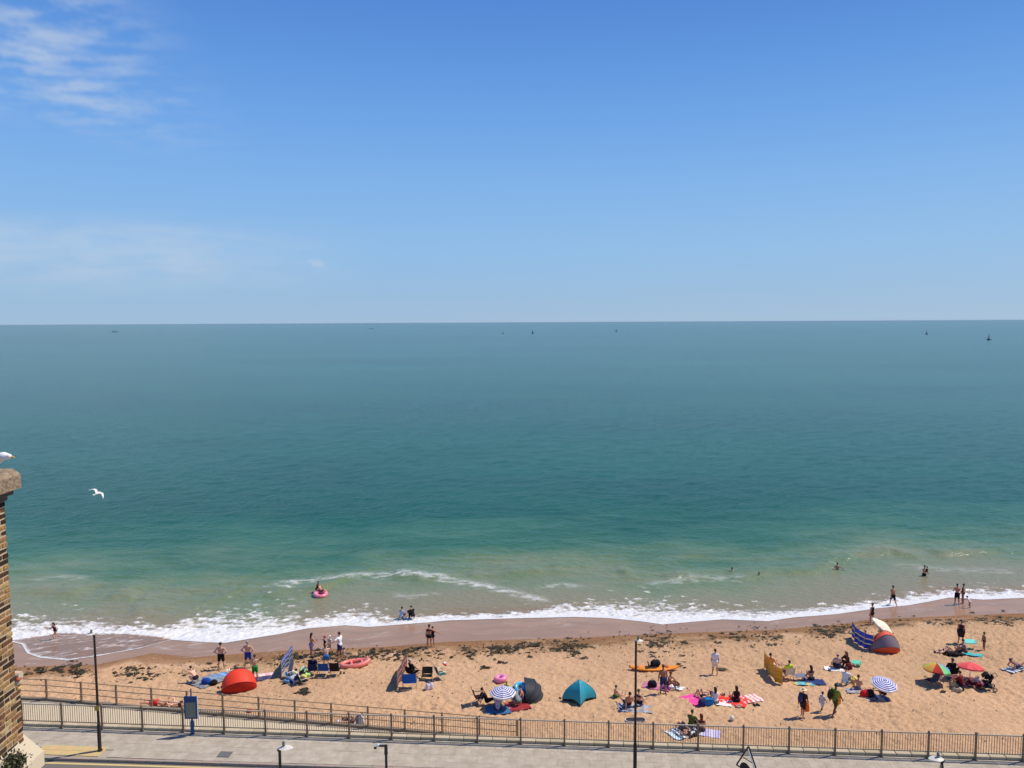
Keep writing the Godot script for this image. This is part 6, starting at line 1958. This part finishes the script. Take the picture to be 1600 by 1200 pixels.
func right_groups() -> void:
	windbreak("bright yellow windbreak with thin brown stripes", [Vector3(16.45, -2.22, -48.71), Vector3(16.35, -2.12, -47.40), Vector3(16.33, -2.04, -46.28), Vector3(16.63, -2.02, -45.89)], 1.0, [[0.3, 222, 164, 50], [0.04, 150, 92, 40], [0.3, 230, 172, 56], [0.04, 150, 92, 40], [0.3, 222, 164, 50], [0.04, 150, 92, 40], [0.3, 230, 172, 56]])
	camp_chair("reclined orange striped beach lounger behind the yellow windbreak", Vector3(16.73, -2.17, -48.04), -50, [214, 150, 70], 0.3, 0.7, 0.6, [180, 150, 110])
	person("dark haired person reclining behind the yellow windbreak", Vector3(16.80, -2.18, -48.26), -50, 1.72, "chair_legs", [["shorts", 226, 206, 190]], {at_height = 0.3, skin = 2, hair = "bun"})
	camp_chair("pale grey folding chair with a yellow green clad sitter, right of the yellow windbreak", Vector3(17.34, -2.08, -46.88), 6, [206, 198, 190], 0.38, 0.5, 0.6, [120, 112, 108])
	person("person in a bright yellow green shirt sitting in the pale grey folding chair", Vector3(17.34, -2.08, -46.88), 10, 1.66, "chair", [["tee", 196, 214, 60], ["shorts", 70, 70, 80]], {at_height = 0.36, skin = 1})
	low_table("low grey camp table with white legs right of the pale grey chair", Vector3(18.03, -2.07, -46.66), 10, [112, 116, 134])
	person("woman with dark hair and bare back sitting on a navy towel by the low table", Vector3(18.75, -2.07, -46.66), 10, 1.66, "sit_legs", [["briefs", 36, 38, 58], ["top", 60, 50, 60]], {female = true, skin = 2, hair = "long"})
	towel("navy towel under the woman by the low table", Vector3(18.76, -2.05, -46.36), 80, Vector2(0.9, 1.3), [[42, 50, 104]])
	towel("turquoise towel crumpled in front of the low table", Vector3(18.08, -2.03, -46.07), 80, Vector2(0.5, 1.2), [[96, 176, 190], [206, 192, 130], [110, 186, 200]], "towel", "towel", 5)
	# headscarf pair
	towel("white towel left of the woman in a navy skirt", Vector3(20.90, -2.20, -48.42), 70, Vector2(0.7, 1.2), [[232, 228, 224]])
	person("woman with a pale pink head covering, grey top and navy skirt sitting on the sand", Vector3(21.16, -2.21, -48.53), -14, 1.62, "sit_side", [["tee", 178, 152, 146], ["skirt", 44, 42, 66]], {female = true, hat = ["cap", 214, 150, 158], skin = 1})
	person("person in dark maroon clothes sitting opposite the woman in the navy skirt", Vector3(22.01, -2.23, -48.85), 100, 1.64, "sit", [["long_tee", 74, 36, 38], ["trousers", 48, 36, 42]], {hair_col = "red", skin = 3, female = true, hair = "long"})
	soft_bag("maroon bag in front of the pair with the white towel", Vector3(21.86, -2.20, -48.41), 0, Vector3(0.42, 0.4, 0.32), [112, 36, 50])
	bodyboard("mint green bodyboard right of the person in maroon", Vector3(22.66, -2.25, -49.07) + Vector3(0, 0.18, 0), -20, [88, 198, 160], [120, 214, 178], Vector2(0.6, 0.42), 16)
	# striped parasol group
	person("man in a white shirt and teal shorts sitting above the red bag", Vector3(20.50, -2.02, -45.85), -40, 1.74, "sit", [["tee", 222, 226, 226], ["shorts", 70, 140, 158]], {skin = 1})
	heap("yellow clothes beside the man in the white shirt", Vector3(21.26, -2.05, -46.33), Vector3(0.5, 0.36, 0.36), [[220, 200, 110], [206, 178, 100]], "clothes_pile", "clothes", 20)
	person("woman with a bun and bare back sitting on a grey towel above the red bag", Vector3(21.02, -1.98, -45.18), -20, 1.64, "sit_legs", [["briefs", 120, 110, 120]], {female = true, skin = 1, hair = "bun", hair_col = "brown"})
	towel("grey towel under the woman with a bun", Vector3(20.90, -1.96, -44.99), 80, Vector2(0.7, 1.3), [[150, 146, 156], [170, 166, 176]], "towel", "towel", 5)
	soft_bag("bright red beach bag left of the right hand striped parasol", Vector3(20.95, -1.91, -44.17), 8, Vector3(0.52, 0.42, 0.34), [204, 40, 46])
	soft_bag("black bag between the bright red one and the striped parasol", Vector3(21.26, -1.91, -44.17), 0, Vector3(0.46, 0.44, 0.36), [34, 36, 46])
	towel("blue and white blanket under the right hand striped parasol", Vector3(21.55, -1.90, -43.99), 84, Vector2(0.9, 1.3), [[46, 72, 128], [214, 220, 230], [56, 84, 140]], "blanket", "blanket", 5)
	parasol("blue and white ring striped parasol standing on the open sand to the right", Vector3(22.09, -1.91, -44.08), 0.76, 1.08, [[236, 236, 242], [62, 70, 172]], "rings", Vector2(12, -4), 0.24)
	person("child with a bare tanned back crouching under the right hand striped parasol", Vector3(22.05, -1.90, -43.99), 70, 1.36, "crouch", [["shorts", 60, 40, 46]], {skin = 3})
	# people walking away
	person("woman in dark clothes with a sun hat and rucksack walking with an orange bag", Vector3(16.25, -1.76, -41.55), -40, 1.62, "walk", [["tee", 58, 38, 40], ["shorts", 44, 32, 36]], {female = true, skin = 2, fat = 1.12, hat = ["sunhat", 226, 206, 160]})
	var rk := soft_bag("navy rucksack on the back of the woman in the sun hat", Vector3(16.11, -1.76, -41.55) + Vector3(0, 0.95, 0.02), 50, Vector3(0.36, 0.46, 0.24), [58, 66, 104], "rucksack", "bag")
	soft_bag("orange bag carried by the woman in the sun hat", Vector3(16.47, -1.76, -41.55) + Vector3(0, 0.35, 0), 10, Vector3(0.3, 0.5, 0.2), [232, 110, 40])
	person("child in a white dress walking behind the person in green", Vector3(17.62, -1.80, -42.25), -60, 1.12, "walk", [["dress", 206, 202, 206]], {female = true, skin = 3})
	person("tall person in a green tunic with a rucksack, walking to the right", Vector3(18.15, -1.77, -41.77), -60, 1.78, "walk", [["tee", 124, 142, 56], ["vest", 66, 74, 34], ["shorts", 74, 76, 38]], {skin = 4})
	soft_bag("dark rucksack on the back of the person in the green tunic", Vector3(17.86, -1.77, -41.77) + Vector3(0, 1.02, 0), 60, Vector3(0.34, 0.48, 0.26), [46, 48, 36], "rucksack", "bag")
	soft_bag("orange bag hanging at the side of the person in the green tunic", Vector3(18.33, -1.77, -41.77) + Vector3(0, 0.68, 0.05), 40, Vector3(0.36, 0.46, 0.18), [222, 152, 56])
	# orange tent corner
	windbreak("blue windbreak with yellow and white stripes beside the orange tent", [Vector3(24.92, -2.77, -54.82), Vector3(24.57, -2.65, -53.64), Vector3(24.58, -2.58, -52.93), Vector3(24.62, -2.51, -52.25), Vector3(25.00, -2.46, -51.71)], 1.1, [[0.3, 50, 76, 178], [0.08, 232, 220, 140], [0.26, 40, 66, 166], [0.08, 232, 208, 160], [0.3, 56, 82, 188]])
	fan_tent("orange dome tent with a grey window band, beside the blue windbreak", Vector3(24.84, -2.48, -51.84), Vector3(26.92, -2.47, -51.80), 1.0, [[-38, 1.2], [-4, 1.42], [14, 1.34], [52, 1.0], [86, 0.62]], [["front_panel", 206, 84, 48], ["top_panel", 220, 92, 62], ["window_band", 122, 108, 118], ["back_panel", 206, 78, 44]], [74, 48, 52], 1.35)
	parasol("plain cream parasol tilted on its side behind the orange tent", Vector3(26.97, -2.68, -54.02), 0.86, 1.3, [[240, 232, 206]], "panels", Vector2(12, -34), 0.28)
	person("sunbather in an orange top sitting between the blue windbreak and the orange tent", Vector3(25.28, -2.63, -53.48), 150, 1.6, "sit", [["top", 226, 120, 60], ["shorts", 224, 220, 214]], {female = true, skin = 1, hair_col = "fair", hair = "bun"})
	person("woman in a black swimsuit standing at the seaweed behind the blue windbreak", Vector3(27.91, -3.13, -58.09), 30, 1.66, "relaxed", [["swimsuit", 28, 26, 30]], {female = true, skin = 2, fat = 1.05})
	# rainbow and coral parasols
	person("woman in a dark dress standing with a hand down, above the turquoise bodyboard", Vector3(32.04, -2.60, -53.32), -20, 1.64, "stand", [["swimsuit", 60, 44, 46], ["skirt", 46, 38, 42]], {female = true, skin = 2, hat = ["sunhat", 96, 78, 66]})
	person("bare chested child standing alone right of the turquoise bodyboard", Vector3(32.77, -2.46, -51.82), 90, 1.24, "stand", [["briefs", 70, 40, 40]], {skin = 3})
	bodyboard("turquoise bodyboard propped above the sitter in grey", Vector3(32.03, -2.50, -52.23) + Vector3(0, 0.45, 0), 0, [70, 196, 186], [96, 212, 202], Vector2(0.85, 0.5), 14)
	person("person in a grey top sitting under the turquoise bodyboard", Vector3(30.97, -2.39, -50.97), 70, 1.68, "sit", [["tee", 132, 116, 116], ["shorts", 80, 70, 76]], {skin = 2, hair_col = "brown"})
	heap("navy cloth left of the sitter in grey", Vector3(30.94, -2.44, -51.60), Vector3(0.6, 0.3, 0.4), [[44, 48, 110], [54, 58, 116]], "clothes_pile", "clothes", 22)
	towel("bright turquoise towel in front of the sitter in grey", Vector3(31.49, -2.39, -50.96), 60, Vector2(0.6, 1.1), [[48, 180, 186]])
	person("sunbather lying with a knee raised among black bags, left of the sitter in grey", Vector3(29.79, -2.43, -51.36), -80, 1.66, "lie_knees", [["briefs", 40, 30, 34], ["top", 40, 30, 34]], {female = true, skin = 0})
	heap("pile of black bags and clothes beside the sunbather with raised knee", Vector3(29.87, -2.37, -50.74), Vector3(1.2, 0.34, 0.5), [[22, 20, 22], [34, 28, 28], [26, 24, 30], [42, 34, 34]], "gear_heap", "bag", 24)
	parasol("rainbow panelled parasol of red, yellow, green and blue, over the navy chair", Vector3(26.34, -2.04, -46.18), 0.8, 1.28, [[112, 150, 216], [122, 206, 132], [186, 54, 50], [216, 162, 72], [190, 178, 74], [210, 192, 84], [132, 190, 122], [214, 216, 226]], "panels", Vector2(-4, -4), 0.36)
	camp_chair("navy folding chair in the shade of the rainbow parasol", Vector3(25.76, -2.01, -45.70), 20, [36, 46, 84], 0.4, 0.56, 0.62)
	person("child in pale pink standing under the rainbow parasol", Vector3(26.39, -2.03, -45.98), 10, 1.0, "stand", [["dress", 226, 176, 170]], {skin = 0, female = true, hair_col = "fair"})
	camp_chair("black folding chair of the man in black, right of the rainbow parasol", Vector3(27.61, -2.09, -46.86), 0, [34, 32, 34], 0.4, 0.5, 0.64)
	person("man in black sitting in a folding chair right of the rainbow parasol", Vector3(27.61, -2.09, -46.86), 0, 1.78, "chair", [["tee", 26, 26, 26], ["shorts", 34, 34, 36]], {at_height = 0.4, skin = 3})
	parasol("coral red parasol next to the rainbow one", Vector3(28.46, -2.05, -46.25), 0.76, 1.3, [[236, 96, 96], [228, 84, 86]], "panels", Vector2(-10, -4), 0.28)
	towel("dark patterned maroon blanket below the coral parasol", Vector3(28.34, -2.06, -46.45), 60, Vector2(1.4, 2.0), [[120, 60, 62], [70, 66, 74], [110, 48, 54]], "blanket", "blanket", 8)
	person("person in a maroon top sitting on the near end of the maroon blanket", Vector3(27.42, -1.99, -45.30), 40, 1.66, "sit", [["tee", 108, 30, 38], ["shorts", 34, 34, 44]], {hair_col = "dark", skin = 2})
	person("person in dark red lying back on the maroon blanket beside the pushchair", Vector3(28.23, -2.01, -45.67), 60, 1.62, "lie_knees", [["tee", 128, 30, 40], ["shorts", 84, 30, 38]], {skin = 2})
	soft_bag("cream bag at the left of the sitter in maroon", Vector3(27.12, -2.01, -45.59), 0, Vector3(0.4, 0.36, 0.3), [222, 206, 160])
	heap("dark bags beside the cream bag", Vector3(26.92, -1.96, -44.84), Vector3(0.7, 0.3, 0.36), [[30, 30, 36], [46, 44, 52], [190, 176, 150]], "gear_heap", "bag", 26)
	soft_bag("white bag leaning against the pushchair", Vector3(28.76, -2.03, -45.96), 0, Vector3(0.4, 0.42, 0.3), [226, 214, 212])
	pushchair("black pushchair with hood and basket at the right of the coral parasol", Vector3(28.84, -1.98, -45.20), 72)
	person("sunbather on a striped towel at the right edge, feet to the left", Vector3(32.85, -2.19, -48.38), -75, 1.68, "prop", [["briefs", 70, 80, 120], ["top", 70, 80, 120]], {female = true, skin = 2, hat = ["cap", 70, 76, 100]})
	towel("black and white striped towel at the right edge", Vector3(32.62, -2.19, -48.27), -66, Vector2(0.8, 1.9), [[40, 44, 52], [196, 204, 214]], "towel", "towel", 12)
	flip_flops("dark sandals under the navy chair's shade, left of the maroon blanket", Vector3(25.94, -1.96, -44.76), 60, [40, 34, 48])

func bathers() -> void:
	swim_ring("pink two seat inflatable ring afloat in the shallows", Vector3(-17.33, -4.00, -67.41) + Vector3(0, -0.05, 0), 0.66, 0.2, Vector2(8, -6), [[226, 120, 140], [232, 150, 164], [220, 110, 132], [234, 160, 170]])
	person("dark haired swimmer sitting at the back of the pink inflatable ring", Vector3(-17.84, -4.00, -68.07) + Vector3(0, 0.14, 0), -70, 1.5, "sit", [["swimsuit", 60, 30, 36]], {female = true, skin = 2})
	person("second swimmer lying in the front of the pink inflatable ring", Vector3(-17.35, -4.00, -67.73) + Vector3(0, 0.14, 0), -90, 1.4, "sit_back", [["shorts", 120, 60, 70]], {skin = 1})
	person("person in a pale blue top sitting in the breaking wave", Vector3(-9.26, -4.00, -61.78), -20, 1.6, "sit", [["tee", 168, 176, 196], ["shorts", 60, 60, 90]], {skin = 1})
	person("person in a black wetsuit kneeling in the breaking wave", Vector3(-8.30, -4.00, -61.77), 30, 1.6, "crouch", [["long_tee", 24, 24, 26], ["trousers", 24, 24, 26]], {skin = 1})
	var s := 0.0
	person("swimmer with only head and shoulders out of the water, farthest left of the swimmers", Vector3(21.44, -4.00, -73.38), 20, 1.6, "stand", [], {sink = 1.2, skin = 2})
	person("swimmer's head in the glittering water, second from the left of the swimmers", Vector3(23.63, -4.00, -72.02), 0, 1.6, "stand", [], {sink = 1.24, skin = 3})
	person("bare chested swimmer standing waist deep, arms at the water", Vector3(31.97, -4.00, -73.99), 180, 1.7, "stand", [], {sink = 1.05, skin = 2, la = [30, 50, 40, 40], ra = [30, 50, 40, 40]})
	person("man standing waist deep holding a child, right of the other swimmers", Vector3(39.56, -4.00, -72.15), 200, 1.78, "hold", [["shorts", 30, 30, 36]], {sink = 0.85, skin = 2})
	person("child held by the man standing waist deep", Vector3(39.75, -4.00, -72.15) + Vector3(0, 0.12, 0.12), 20, 0.95, "baby", [["swimsuit", 40, 30, 36]], {skin = 2})
	person("man in black shorts walking out of the surf", Vector3(32.71, -4.01, -64.40), 10, 1.72, "walk", [["shorts", 26, 26, 28]], {skin = 2, sink = 0.05})
	person("man in black shorts holding a baby on the wet sand", Vector3(38.12, -3.91, -64.23), -10, 1.76, "hold", [["shorts", 24, 24, 30]], {skin = 2, hair_col = "dark"})
	person("baby in a white sun hat held between two adults on the wet sand", Vector3(38.28, -3.91, -64.22) + Vector3(0.05, 0.98, -0.2), 160, 0.8, "baby", [["tee", 214, 206, 204]], {hat = ["cap", 232, 228, 220], skin = 1})
	person("woman in a dark swimsuit facing the man with the baby on the wet sand", Vector3(38.89, -3.98, -64.69), 60, 1.7, "relaxed", [["swimsuit", 52, 30, 34]], {female = true, skin = 3})
	person("toddler in a white top leaning over on the wet sand", Vector3(38.46, -3.71, -62.96), 40, 0.98, "bend", [["tee", 222, 214, 206]], {skin = 3, t = 34})
	person("child wading at the far left edge of the surf behind the girl in red", Vector3(-37.73, -4.18, -60.58), 100, 0.7, "lie_front", [["swimsuit", 40, 36, 44]], {skin = 3, sink = 0.06})
